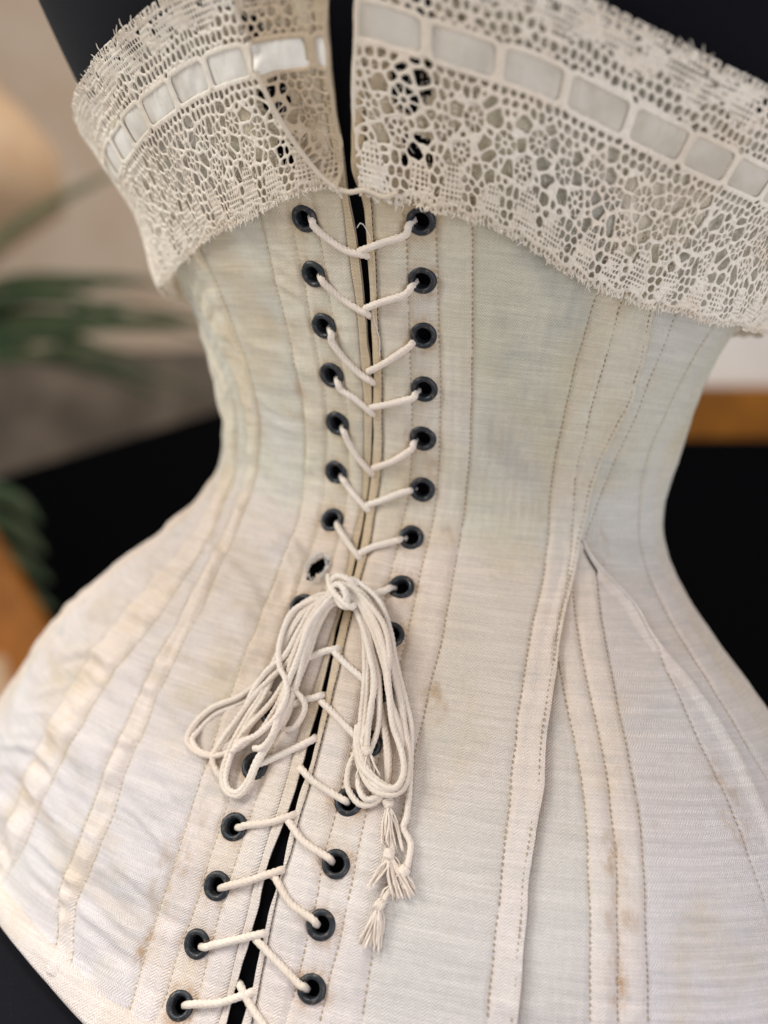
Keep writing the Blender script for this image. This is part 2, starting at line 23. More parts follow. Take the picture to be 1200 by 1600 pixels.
WORN_HOLES = [(0.1383, 157.3, 6.5), (0.1528, 139.6, 4.5), (-0.1569, 170.2, 4), (-0.1553, 153.5, 5), (-0.1644, 138.3, 3.5), (0.1586, 172.9, 3.5)]
LACE_FOLD = [(-0.1599, 161.22, 6), (-0.1423, 152.8, 6), (-0.1145, 144.55, 6), (-0.0751, 136.57, 6), (-0.0352, 131.78, 6), (0.0006, 130.01, 5.5), (0.0373, 130.43, 4.5), (0.0824, 128.78, 4.5), (0.1132, 129.93, 3)]


# ------------------------------------------------------------ camera, world, lamps
def cam_axes():
    P = BODY
    cy, sy = math.cos(P['yaw']), math.sin(P['yaw'])
    cp, sp = math.cos(P['pitch']), math.sin(P['pitch'])
    f = np.array([-sy * cp, cy * cp, -sp])
    r = np.array([cy, sy, 0.0])
    u = np.cross(r, f)
    cr, sr = math.cos(P['roll']), math.sin(P['roll'])
    r2, u2 = r * cr + u * sr, -r * sr + u * cr
    return np.array([P['tx'], 0, P['tz']]) - f * P['D'], r2, u2, f

CAM, CR, CU, CF = cam_axes()
cd = bpy.data.cameras.new('camera')
cam = bpy.data.objects.new('camera', cd)
COL.objects.link(cam)
cam.matrix_world = Matrix([[CR[0], CU[0], -CF[0], CAM[0]], [CR[1], CU[1], -CF[1], CAM[1]],
                           [CR[2], CU[2], -CF[2], CAM[2]], [0, 0, 0, 1]])
cd.sensor_fit = 'VERTICAL'
cd.sensor_height = 24.0
cd.sensor_width = 18.0
cd.lens = 24.0 * BODY['F'] / 1600.0
cd.clip_start = 0.02
cd.clip_end = 60
cd.dof.use_dof = True
cd.dof.focus_distance = 0.338
cd.dof.aperture_fstop = 2.5
SC.camera = cam

w = bpy.data.worlds.new('World')
SC.world = w
w.use_nodes = True
w.node_tree.nodes['Background'].inputs[0].default_value = (1.0, 0.965, 0.955, 1)
w.node_tree.nodes['Background'].inputs[1].default_value = 0.50

def area(name, loc, target, size, power, color):
    ld = bpy.data.lights.new(name, 'AREA')
    ld.shape = 'RECTANGLE'
    ld.size, ld.size_y = size
    ld.energy = power
    ld.color = color
    o = bpy.data.objects.new(name, ld)
    COL.objects.link(o)
    o.location = loc
    o.rotation_euler = (Vector(target) - Vector(loc)).to_track_quat('-Z', 'Y').to_euler()
    return o

area('window_light', (-1.25, -0.95, 0.85), (0, 0, 0.0), (0.6, 0.8), 21.5, (1.0, 0.985, 0.955))
area('ceiling_light', (-0.15, -0.35, 1.5), (0, -.1, 0), (0.5, 0.5), 23, (1.0, 0.965, 0.90))
area('room_light', (1.3, -1.0, -0.1), (0, 0, -0.1), (0.8, 0.8), 9.0, (0.82, 0.85, 1.0))
area('background_light', (-0.6, 2.0, 3.6), (-1.8, 3.8, 0.2), (2.4, 1.2), 75, (1.0, 0.93, 0.84))

SC.view_settings.view_transform = 'Standard'
SC.view_settings.look = 'None'
SC.view_settings.exposure = 0
SC.view_settings.gamma = 1
SC.cycles.max_bounces = 6
SC.cycles.diffuse_bounces = 3
SC.cycles.use_denoising = True

# ------------------------------------------------------------ body surface
def spline(xk, yk, x):
    xk = np.asarray(xk, float); yk = np.asarray(yk, float); n = len(xk); h = np.diff(xk)
    A = np.zeros((n, n)); r = np.zeros(n); A[0, 0] = A[-1, -1] = 1
    for i in range(1, n - 1):
        A[i, i-1] = h[i-1]; A[i, i] = 2 * (h[i-1] + h[i]); A[i, i+1] = h[i]
        r[i] = 6 * ((yk[i+1] - yk[i]) / h[i] - (yk[i] - yk[i-1]) / h[i-1])
    m = np.linalg.solve(A, r)
    x = np.asarray(x, float)
    i = np.clip(np.searchsorted(xk, x) - 1, 0, n - 2); t = x - xk[i]; H = h[i]
    b = (yk[i+1] - yk[i]) / H - H * (2 * m[i] + m[i+1]) / 6
    return yk[i] + t * (b + t * (m[i] / 2 + t * (m[i+1] - m[i]) / (6 * H)))

_zt = np.linspace(-.30, .26, 1121)
def _table(k):
    y = spline(ZK, BODY[k], np.clip(_zt, ZK[0], ZK[-1]))
    return y
_ta, _tb, _ty, _tx = (_table(k) for k in ('a', 'b', 'cy', 'cx'))
# beyond the measured sections the torso goes on straight
for T in (_ta, _tb, _ty, _tx):
    i1 = np.searchsorted(_zt, .21)
    g1 = (T[i1-1] - T[i1-9]) / 8
    T[i1:] = T[i1-1] + g1 * np.arange(1, len(T) - i1 + 1) * .8
    i0 = np.searchsorted(_zt, -.28)
    T[:i0] = T[i0+1]
_ta = np.minimum(_ta, .27)

def surf(th, z):
    a = np.interp(z, _zt, _ta); b = np.interp(z, _zt, _tb)
    cy = np.interp(z, _zt, _ty); cx = np.interp(z, _zt, _tx)
    return np.stack([cx + a * np.sin(th), cy - b * np.cos(th), z + 0 * th], -1)

def normal(th, z):
    e = 1e-3
    n = np.cross(surf(th + e, z) - surf(th - e, z), surf(th, z + e) - surf(th, z - e))
    return n / np.linalg.norm(n, axis=-1, keepdims=True)

def offs(th, z, h):
    """point h metres off the torso surface"""
    th = np.asarray(th, float); z = np.asarray(z, float)
    return surf(th, z) + normal(th, z) * np.asarray(h)[..., None]

def radius(z):
    return np.interp(z, _zt, (_ta + _tb) / 2)

# ------------------------------------------------------------ numeric noise
_N = rng.random((256, 256))
def noise2(x, y, seed=0):
    x = np.asarray(x, float) + seed * 17.31; y = np.asarray(y, float) + seed * 9.77
    xi = np.floor(x).astype(int); yi = np.floor(y).astype(int)
    fx = x - xi; fy = y - yi
    fx = fx * fx * (3 - 2 * fx); fy = fy * fy * (3 - 2 * fy)
    g = lambda a, b: _N[a % 256, b % 256]
    return (g(xi, yi) * (1 - fx) * (1 - fy) + g(xi + 1, yi) * fx * (1 - fy)
            + g(xi, yi + 1) * (1 - fx) * fy + g(xi + 1, yi + 1) * fx * fy) * 2 - 1

def sstep(a, b, x):
    t = np.clip((x - a) / (b - a), 0, 1)
    return t * t * (3 - 2 * t)

# ------------------------------------------------------------ objects
def tag(o, label=None, cat=None, group=None, kind=None):
    if label: o['label'] = label
    if cat: o['category'] = cat
    if group: o['group'] = group
    if kind: o['kind'] = kind
    return o

def empty(name, loc=(0, 0, 0)):
    o = bpy.data.objects.new(name, None)
    COL.objects.link(o)
    o.location = loc
    o.empty_display_size = .02
    return o

def link(name, me, mat, parent=None):
    o = bpy.data.objects.new(name, me)
    COL.objects.link(o)
    if mat: me.materials.append(mat)
    if parent:
        o.parent = parent
        o.matrix_parent_inverse = Matrix.Translation(-Vector(parent.location))
    return o

def mesh_arrays(name, V, F, uv=None, attrs=None, smooth=True):
    """V (n,3), F (m,k) all faces with k corners"""
    me = bpy.data.meshes.new(name)
    V = np.asarray(V, np.float32); F = np.asarray(F, np.int32)
    m, k = F.shape
    me.vertices.add(len(V)); me.vertices.foreach_set('co', V.ravel())
    me.loops.add(m * k); me.loops.foreach_set('vertex_index', F.ravel())
    me.polygons.add(m)
    me.polygons.foreach_set('loop_start', np.arange(0, m * k, k, dtype=np.int32))
    me.polygons.foreach_set('loop_total', np.full(m, k, np.int32))
    if smooth: me.polygons.foreach_set('use_smooth', np.ones(m, bool))
    if uv is not None:
        l = me.uv_layers.new(name='UVMap')
        l.data.foreach_set('uv', np.asarray(uv, np.float32)[F.ravel()].ravel())
    for kx, vx in (attrs or {}).items():
        a = me.attributes.new(kx, 'FLOAT', 'POINT')
        a.data.foreach_set('value', np.asarray(vx, np.float32).ravel())
    me.update(calc_edges=True)
    me.validate()
    return me

def grid_faces(n, m, mask=None, wrap=False):
    i = np.arange(n * m).reshape(n, m)
    a, b, c, d = i[:-1, :-1], i[:-1, 1:], i[1:, 1:], i[1:, :-1]
    F = np.stack([a, b, c, d], -1)
    if mask is not None: F = F[mask]
    return F.reshape(-1, 4)

def compact(V, F, *more):
    used = np.unique(F); mp = np.full(len(V), -1); mp[used] = np.arange(len(used))
    return (V[used], mp[F]) + tuple(x[used] for x in more)

# ------------------------------------------------------------ materials
def new_mat(name, rough=.8, base=(.5, .5, .5), spec=.3):
    m = bpy.data.materials.new(name); m.use_nodes = True
    nt = m.node_tree; b = nt.nodes['Principled BSDF']
    b.inputs['Base Color'].default_value = (*base, 1)
    b.inputs['Roughness'].default_value = rough
    b.inputs['Specular IOR Level'].default_value = spec
    return m, nt, b

class NB:
    def __init__(s, nt): s.nt = nt
    def n(s, t, **kw):
        x = s.nt.nodes.new(t)
        for k, v in kw.items(): setattr(x, k, v)
        return x
    def l(s, a, b): s.nt.links.new(a, b)
    def math(s, op, a, b=None, c=None):
        x = s.n('ShaderNodeMath', operation=op)
        for i, v in enumerate((a, b, c)):
            if v is None: continue
            if isinstance(v, (int, float)): x.inputs[i].default_value = v
            else: s.l(v, x.inputs[i])
        return x.outputs[0]
    def noise(s, vec, scale, detail=3, rough=.55, sc3=None):
        if sc3:
            mp = s.n('ShaderNodeMapping'); mp.inputs['Scale'].default_value = sc3
            s.l(vec, mp.inputs['Vector']); vec = mp.outputs[0]
        x = s.n('ShaderNodeTexNoise'); x.inputs['Scale'].default_value = scale
        x.inputs['Detail'].default_value = detail; x.inputs['Roughness'].default_value = rough
        s.l(vec, x.inputs['Vector']); return x.outputs['Fac']
    def ramp(s, fac, a, b, lo=0., hi=1.):
        x = s.n('ShaderNodeMapRange'); x.interpolation_type = 'SMOOTHSTEP'
        x.inputs['From Min'].default_value = a; x.inputs['From Max'].default_value = b
        x.inputs['To Min'].default_value = lo; x.inputs['To Max'].default_value = hi
        s.l(fac, x.inputs['Value']); return x.outputs[0]
    def mix(s, fac, a, b, mode='MIX'):
        x = s.n('ShaderNodeMix', data_type='RGBA', blend_type=mode)
        for i, v in ((0, fac), (6, a), (7, b)):
            if isinstance(v, (int, float)): x.inputs[i].default_value = v
            elif isinstance(v, tuple): x.inputs[i].default_value = (*v, 1)
            else: s.l(v, x.inputs[i])
        return x.outputs[2]

def fabric_mat(name, horizontal=False, tint=(1, 1, 1), weave=.15):
    m, nt, b = new_mat(name, .86, spec=.22)
    k = NB(nt)
    tc = k.n('ShaderNodeTexCoord'); ob = tc.outputs['Object']
    uvn = k.n('ShaderNodeSeparateXYZ'); k.l(tc.outputs['UV'], uvn.inputs[0])
    U, V = uvn.outputs[0], uvn.outputs[1]
    if horizontal: U, V = V, U
    sp = k.n('ShaderNodeSeparateXYZ'); k.l(ob, sp.inputs[0])
    # wobbling of the threads
    wob = k.math('MULTIPLY', k.noise(ob, 60, 2), .0012)
    pp = k.math('PINGPONG', U, .0018)
    ph = k.math('ADD', k.math('ADD', V, pp), wob)
    tw = k.math('SINE', k.math('MULTIPLY', ph, 2 * math.pi / .00100))
    tw01 = k.math('MULTIPLY_ADD', tw, .5, .5)
    cr = k.math('SINE', k.math('MULTIPLY', U, 2 * math.pi / .00055))
    slub = k.noise(ob, 900, 2, .7, (1, 1, .25))
    slubh = k.noise(tc.outputs['UV'], 1000, 2, .6, (.06, 1.2, 1))
    # height dependent tint of the old cotton: greenish cream above the waist band, rosy cream below
    zt = k.math('ADD', sp.outputs[2], k.math('MULTIPLY', k.noise(ob, 14, 3), .035))
    f = k.ramp(zt, .015, .045)
    low = (.79, .69, .60); high = (.72, .69, .555)
    c = k.mix(f, low, high)
    # cooler, whiter cloth towards hips
    f2 = k.ramp(sp.outputs[2], -.03, -.12)
    c = k.mix(k.math('MULTIPLY', f2, .85), c, (.75, .705, .69))
    # yellowing
    n1 = k.noise(ob, 22, 5, .6, (1, 1, .55))
    c = k.mix(k.ramp(n1, .50, .72, 0, .55), c, (.68, .54, .33))
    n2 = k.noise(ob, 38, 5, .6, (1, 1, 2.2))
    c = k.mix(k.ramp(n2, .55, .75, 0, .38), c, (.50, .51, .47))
    n5 = k.noise(ob, 17, 3, .5)
    c = k.mix(k.ramp(n5, .50, .66, 0, .45), c, (.78, .75, .70))
    n3 = k.noise(ob, 110, 4, .65)
    c = k.mix(k.ramp(n3, .62, .78, 0, .18), c, (.50, .37, .22))
    a = k.n('ShaderNodeAttribute', attribute_name='stain')
    st = k.math('MULTIPLY', a.outputs['Fac'], k.ramp(k.noise(ob, 300, 4, .75, (1, 1, .35)), .34, .62, .12, 1.15))
    c = k.mix(st, c, (.42, .23, .075))
    a2 = k.n('ShaderNodeAttribute', attribute_name='tan')
    c = k.mix(a2.outputs['Fac'], c, (.60, .475, .30))
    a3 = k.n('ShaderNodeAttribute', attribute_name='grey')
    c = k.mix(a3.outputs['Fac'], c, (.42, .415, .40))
    c = k.mix(1.0, c, tint, 'MULTIPLY')
    # weave
    wv = k.math('MULTIPLY', tw01, weave)
    d = k.math('SUBTRACT', 1.0 + weave * .45, wv)
    d = k.math('MULTIPLY', d, k.ramp(slub, .3, .7, .955, 1.03))
    d = k.math('MULTIPLY', d, k.ramp(slubh, .3, .75, .92, 1.035))
    band = k.noise(tc.outputs['UV'], 1000, 3, .65, (.016, .30, 1))
    d = k.math('MULTIPLY', d, k.ramp(band, .35, .7, .95, 1.03))
    cc = k.n('ShaderNodeCombineColor')
    for i in range(3): k.l(d, cc.inputs[i])
    c = k.mix(1.0, c, cc.outputs[0], 'MULTIPLY')
    k.l(c, b.inputs['Base Color'])
    hgt = k.math('ADD', k.math('MULTIPLY', tw01, -.7), k.math('MULTIPLY', slub, .6))
    hgt = k.math('ADD', hgt, k.math('MULTIPLY', cr, .12))
    bp = k.n('ShaderNodeBump'); bp.inputs['Strength'].default_value = .8
    bp.inputs['Distance'].default_value = .00035
    k.l(hgt, bp.inputs['Height']); k.l(bp.outputs[0], b.inputs['Normal'])
    b.inputs['Sheen Weight'].default_value = .15
    b.inputs['Sheen Roughness'].default_value = .5
    return m

M = {}
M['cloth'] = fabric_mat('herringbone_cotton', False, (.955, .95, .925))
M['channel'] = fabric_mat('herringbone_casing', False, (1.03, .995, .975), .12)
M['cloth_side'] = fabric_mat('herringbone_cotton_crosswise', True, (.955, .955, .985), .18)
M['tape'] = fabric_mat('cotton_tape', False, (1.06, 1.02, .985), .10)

def thread_mat(name, base, var, rough=.85, nscale=300, strand=None):
    m, nt, b = new_mat(name, rough, spec=.2)
    k = NB(nt); tc = k.n('ShaderNodeTexCoord'); ob = tc.outputs['Object']
    c = k.mix(k.ramp(k.noise(ob, 35, 4), .35, .7), base, var)
    c = k.mix(k.ramp(k.noise(ob, nscale, 3, .7), .35, .7, 0, .35), c, tuple(x * .72 for x in base))
    at = k.n('ShaderNodeAttribute', attribute_name='tan')
    c = k.mix(at.outputs['Fac'], c, (.44, .31, .17))
    k.l(c, b.inputs['Base Color'])
    bp = k.n('ShaderNodeBump'); bp.inputs['Strength'].default_value = .6
    bp.inputs['Distance'].default_value = .0002
    k.l(k.noise(ob, nscale * 6, 2, .7), bp.inputs['Height']); k.l(bp.outputs[0], b.inputs['Normal'])
    b.inputs['Sheen Weight'].default_value = .2
    return m
M['lace'] = thread_mat('lace_thread', (.94, .865, .735), (.92, .80, .65), .9, 420)
M['cord'] = thread_mat('lacing_cotton', (.88, .79, .68), (.84, .71, .60), .8, 500)
M['stitch'] = thread_mat('stitch_thread', (.41, .31, .21), (.52, .42, .30), .8, 300)
M['stitch_pale'] = thread_mat('pale_stitch_thread', (.66, .58, .44), (.52, .43, .30), .8, 300)
M['fray'] = thread_mat('frayed_thread', (.82, .80, .76), (.74, .66, .55), .9, 300)

m, nt, b = new_mat('eyelet_metal', .3, (.03, .036, .042), .5)
k = NB(nt); tc = k.n('ShaderNodeTexCoord')
k.l(k.mix(k.ramp(k.noise(tc.outputs['Object'], 700, 4, .7), .5, .75), (.022, .028, .034), (.15, .11, .08)), b.inputs['Base Color'])
k.l(k.ramp(k.noise(tc.outputs['Object'], 500, 3, .7), .3, .7, .25, .6), b.inputs['Roughness'])
b.inputs['Metallic'].default_value = .35
M['eyelet'] = m

m, nt, b = new_mat('satin_ribbon', .42, (.70, .70, .66), .45)
k = NB(nt); tc = k.n('ShaderNodeTexCoord'); ob = tc.outputs['Object']
sp = k.n('ShaderNodeSeparateXYZ'); k.l(tc.outputs['UV'], sp.inputs[0])
c = k.mix(k.ramp(k.noise(ob, 60, 3), .35, .7), (.86, .82, .74), (.72, .67, .56))
k.l(c, b.inputs['Base Color'])
b.inputs['Anisotropic'].default_value = .4
bp = k.n('ShaderNodeBump'); bp.inputs['Strength'].default_value = .5; bp.inputs['Distance'].default_value = .0004
hh = k.math('ADD', k.math('MULTIPLY', k.noise(tc.outputs['UV'], 1500, 2, .6, (.08, 1, 1)), .35), k.noise(ob, 130, 3))
k.l(hh, bp.inputs['Height']); k.l(bp.outputs[0], b.inputs['Normal'])
b.inputs['Sheen Weight'].default_value = .3
M['ribbon'] = m
m2 = m.copy(); m2.name = 'greyed_satin_ribbon'; M['ribbon_right'] = m2
for n_ in m2.node_tree.nodes:
    if n_.type == 'MIX': n_.inputs[6].default_value = (.68, .62, .52, 1); n_.inputs[7].default_value = (.55, .49, .39, 1)

m, nt, b = new_mat('black_velvet', .95, (.006, .006, .009), .15)
k = NB(nt); tc = k.n('ShaderNodeTexCoord')
k.l(k.mix(k.ramp(k.noise(tc.outputs['Object'], 900, 2, .8), .66, .8), (.0045, .0045, .007), (.03, .03, .034)), b.inputs['Base Color'])
b.inputs['Sheen Weight'].default_value = .03
M['velvet'] = m
m, nt, b = new_mat('black_drape', .95, (.0015, .0015, .002), .05); M['drape'] = m

def plain(name, c1, c2, scale=6, rough=.7, spec=.3):
    m, nt, b = new_mat(name, rough, c1, spec)
    k = NB(nt); tc = k.n('ShaderNodeTexCoord')
    k.l(k.mix(k.ramp(k.noise(tc.outputs['Object'], scale, 4), .35, .65), c1, c2), b.inputs['Base Color'])
    return m

# ------------------------------------------------------------ curves on the torso
ZTOP, ZBOT = .1765, -.166
ROW = .0009
Z = np.arange(ZBOT, ZTOP + ROW / 2, ROW)
NZ = len(Z)

def smooth1(y, n=5):
    yy = np.pad(y, n, mode='edge'); kx = np.ones(2 * n + 1) / (2 * n + 1)
    return np.convolve(yy, kx, 'valid')

def curve(k, sm=4, wob=.00025):
    z = np.array([p[0] for p in CURVES[k]]) / 1000; t = np.array([p[1] for p in CURVES[k]])
    y = smooth1(np.interp(Z, z, t), sm)
    sd = sum(ord(ch) * (i + 3) for i, ch in enumerate(k))
    return y + wob * noise2(Z * 1000 / 9, Z * 0, sd) / .12, z[0], z[-1]

C = {k: list(curve(k)) for k in CURVES}
for k, e in (('L0', -.0015), ('R0', .0008)):
    C[k][0] = C[k][0] + e * noise2(Z * 1000 / 6, Z * 0, 5)
C['R0'][0] = np.maximum(C['R0'][0], C['L0'][0] + .004)

# order the seams (right side: each one lies right of the last)
for k in ('G1', 'G2'):
    t, z0, z1 = C[k]; s = Z > z1; t[s] = C['R7'][0][s]
for k in ('G3', 'G4'):
    t, z0, z1 = C[k]; s = Z > z1; t[s] = 9
t, z0, z1 = C['GE']; t[Z > z1] = C['R7'][0][Z > z1]
t[Z < z0] = t[np.searchsorted(Z, z0)] + (z0 - Z[Z < z0]) * .4
for k in ('G3', 'G4'):
    tt_, z0_, z1_ = C[k]
    i1_ = np.searchsorted(Z, z1_) - 1; gap_ = C['GE'][0][i1_] - tt_[i1_]
    up_ = Z > Z[i1_]
    tt_[up_] = C['GE'][0][up_] - gap_ * np.clip(1 - (Z[up_] - Z[i1_]) / .012, 0, 1)
    C[k][0] = np.minimum(C[k][0], C['GE'][0])
_t8, _z8a, _z8b = C['R8']; _t8[Z < _z8a] = C['R7'][0][Z < _z8a] - .03
C['R6'][0][Z < C['R6'][1]] = C['R7'][0][Z < C['R6'][1]] + .02
C['O1'][0][Z < C['O1'][1]] += (C['O1'][1] - Z[Z < C['O1'][1]]) * .5
C['O2'] = [np.maximum(C['O1'][0] + .16, 1.25), -1, 1]
C['O3'] = [C['O1'][0] * 0 + 1.95, -1, 1]
C['O4'] = [C['O1'][0] * 0 + 2.35, -1, 1]
C['PI'] = [C['O1'][0] * 0 + math.pi, -1, 1]
RIGHT = ['R0', 'R1', 'R2', 'R3', 'R4', 'R5', 'R7', 'G1', 'G2', 'G3', 'GE', 'O1', 'O2', 'O3', 'O4', 'PI']
for a_, b_ in zip(RIGHT, RIGHT[1:]):
    C[b_][0] = np.maximum(C[b_][0], C[a_][0])
C['M1'] = [np.minimum(C['L8'][0] - .28, -1.15), -1, 1]
C['M2'] = [C['L8'][0] * 0 - 1.75, -1, 1]
C['M3'] = [C['L8'][0] * 0 - 2.3, -1, 1]
C['NPI'] = [C['L8'][0] * 0 - math.pi, -1, 1]
LEFT = ['L0', 'L1', 'L2', 'L3', 'L4', 'L5', 'L6', 'L7', 'L8', 'M1', 'M2', 'M3', 'NPI']
for a_, b_ in zip(LEFT, LEFT[1:]):
    C[b_][0] = np.minimum(C[b_][0], C[a_][0])

def th_at(k, z): return np.interp(z, Z, C[k][0])

_hx = [p[0] for p in HEM_LINE]; _hz = [p[1] / 1000 for p in HEM_LINE]
def hem_z(th):
    t = -np.abs(th)
    return np.interp(t, [-3.2, -1.0] + _hx + [0], [-.135, -.148] + _hz + [-.1665]) + .0035

def top_z(th):
    return np.interp(th, [-3.2, -1.2, -.9, -.58, -.3, -.1, .1, .42, .64, .84, 1.2, 3.2], [.150, .150, .156, .1675, .1745, .178, .178, .1765, .169, .162, .154, .150]) - .001

LAPS = [('R7', ZTOP), ('GE', C['GE'][2])]
def lap_weight(kb):
    wt = np.zeros(NZ)
    for k, zt_ in LAPS:
        on = (np.abs(C[kb][0] - C[k][0]) * radius(Z) < .0003) & (Z < zt_)
        wt = np.maximum(wt, on.astype(float))
    return smooth1(wt, 3)

# ------------------------------------------------------------ cloth relief (mm)
def wrinkle(th, z):
    s = th * 125; zz = z * 1000
    left = sstep(-.12, -.30, th) * (1 - .75 * sstep(-.65, -.95, th)); low = sstep(.03, -.02, z)
    A = .26 + left * (.42 + 1.0 * low)
    q = zz + .20 * s * left + 1.6 * noise2(s / 18, zz / 25, 14)
    W = noise2(s / 42, q / 5.6, 1) * .9 + noise2(s / 22, q / 3.0, 2) * .62 + noise2(s / 50, q / 9.5, 3) * .6
    W += .3 * noise2(s / 9, q / 9, 4)
    # soft slanting folds in the right back panel above the waist
    up = sstep(.33, .42, th) * sstep(.75, .62, th) * sstep(.0, .04, z)
    W += up * 2.2 * noise2((s + zz * .4) / 22, (zz + .55 * s) / 13, 6)
    near = np.exp(-((th) / .30) ** 2)
    W += near * 1.3 * noise2(s / 7, zz / 8, 7) + near * .8 * noise2(s / 12, zz / 3.6, 17)
    return np.clip(W * A, -1.6, 2.2)

EYE = [(t, z / 1000) for k in 'LR' for t, z in EYELETS[k]]
def common(th, z):
    return .38 * wrinkle(th, z)

def relief(kind, th, z, dl, dr, seed):
    d = np.minimum(dl, dr)
    ins = 1 - np.exp(-(d / 2.6) ** 2)
    W = wrinkle(th, z)
    h = common(th, z) + ins * .62 * W
    if kind == 'channel':
        h = h + (.75 + .55 * sstep(-.2, -.4, th)) * (1 - np.exp(-(d / 1.5) ** 2)) - .38 * np.exp(-(d / .8) ** 2)
        h = h + ins * .5 * W + ins * (.12 + .42 * sstep(-.2, -.35, th) * sstep(-1.0, -.8, th)) * noise2(th * 20, z * 1000 / 4.2 + th * 12, seed)
    elif kind == 'binding':
        wd = np.maximum(dl + dr, .3); w_ = dl / wd
        h = h + .55 + .45 * np.abs(np.sin(w_ * math.pi * 2)) ** .6 + .1 * noise2(w_ * 2, z * 1000 / 3, seed)
    elif kind == 'eyelet':
        h = h + .25 * (1 - np.exp(-(d / 1.3) ** 2)) - .38 * np.exp(-(d / .8) ** 2)
        h = h + .22 * ins * noise2(th * 90, z * 1000 / 6, seed)
    else:
        h = h - .42 * np.exp(-(d / .9) ** 2) + .2 * (1 - np.exp(-(d / 3) ** 2))
    return h

STAINS = [(t, z, .0062, .7) for t, z in EYE] + [
    (th_at('G2', -.117), -.115, .0026, .8), (th_at('G2', -.118) - .004, -.118, .0035, .6), (th_at('G2', -.108) + .018, -.100, .0045, .4), (th_at('G2', -.087) - .004, -.085, .0038, .5),
    (th_at('G2', -.10) - .006, -.100, .0035, .35), (th_at('L4', -.14), -.141, .0028, .7), (th_at('L4', -.11) + .01, -.10, .004, .3),
    (.27, -.043, .004, .5), (.30, .012, .003, .35), (-.30, .058, .003, .4), (.93, .008, .006, .35), (th_at('G4', -.07), -.067, .007, .35),
    (th_at('L4', -.12) + .004, -.118, .008, .35), (.22, .035, .004, .35)]

def stain_field(th, z):
    s = np.zeros_like(th); R = radius(z)
    for i, (t, zz, r, a) in enumerate(STAINS):
        m = (np.abs(z - zz) < .03) & (np.abs(th - t) < .3)
        if not m.any(): continue
        dx = (th[m] - t) * R[m] * 1000; dz = (z[m] - zz) * 1000
        el = 1.0 if i < len(EYE) else .45
        d = np.hypot(dx / 1.0, dz * el) / (r * 1000)
        v = a * np.exp(-d ** 4 * .9) * (.35 + .65 * sstep(-.5, .5, noise2(dx / 3 + i * 7, dz / 3, 9)))
        s[m] = np.maximum(s[m], v)
    return s

HOLE_R = .0035
def hole_mask(th, z):
    """True where the cloth is cut away"""
    m = np.zeros(th.shape, bool); R = radius(z)
    for t, zz in EYE:
        s = (np.abs(z - zz) < .006)
        m |= s & (np.hypot((th - t) * R * 1.12, z - zz) < HOLE_R)
    for t, zz in TORN_HOLE:
        zz /= 1000
        m |= (np.hypot((th - t) * R * 1.6 + (z - zz) * -.5, (z - zz) * .9) < .0040 + .0007 * noise2(th * 300, z * 900, 3))
    for t, zz, r in WORN_HOLES:
        zz /= 1000
        m |= (np.hypot((th - t) * R, z - zz) < r / 1000 * (1 + .3 * noise2(th * 60, z * 400, 4)))
    return m

corset = tag(empty('corset', (0, 0, 0)), 'antique cream cotton corset with a lace top, laced shut on a black dress form', 'corset')

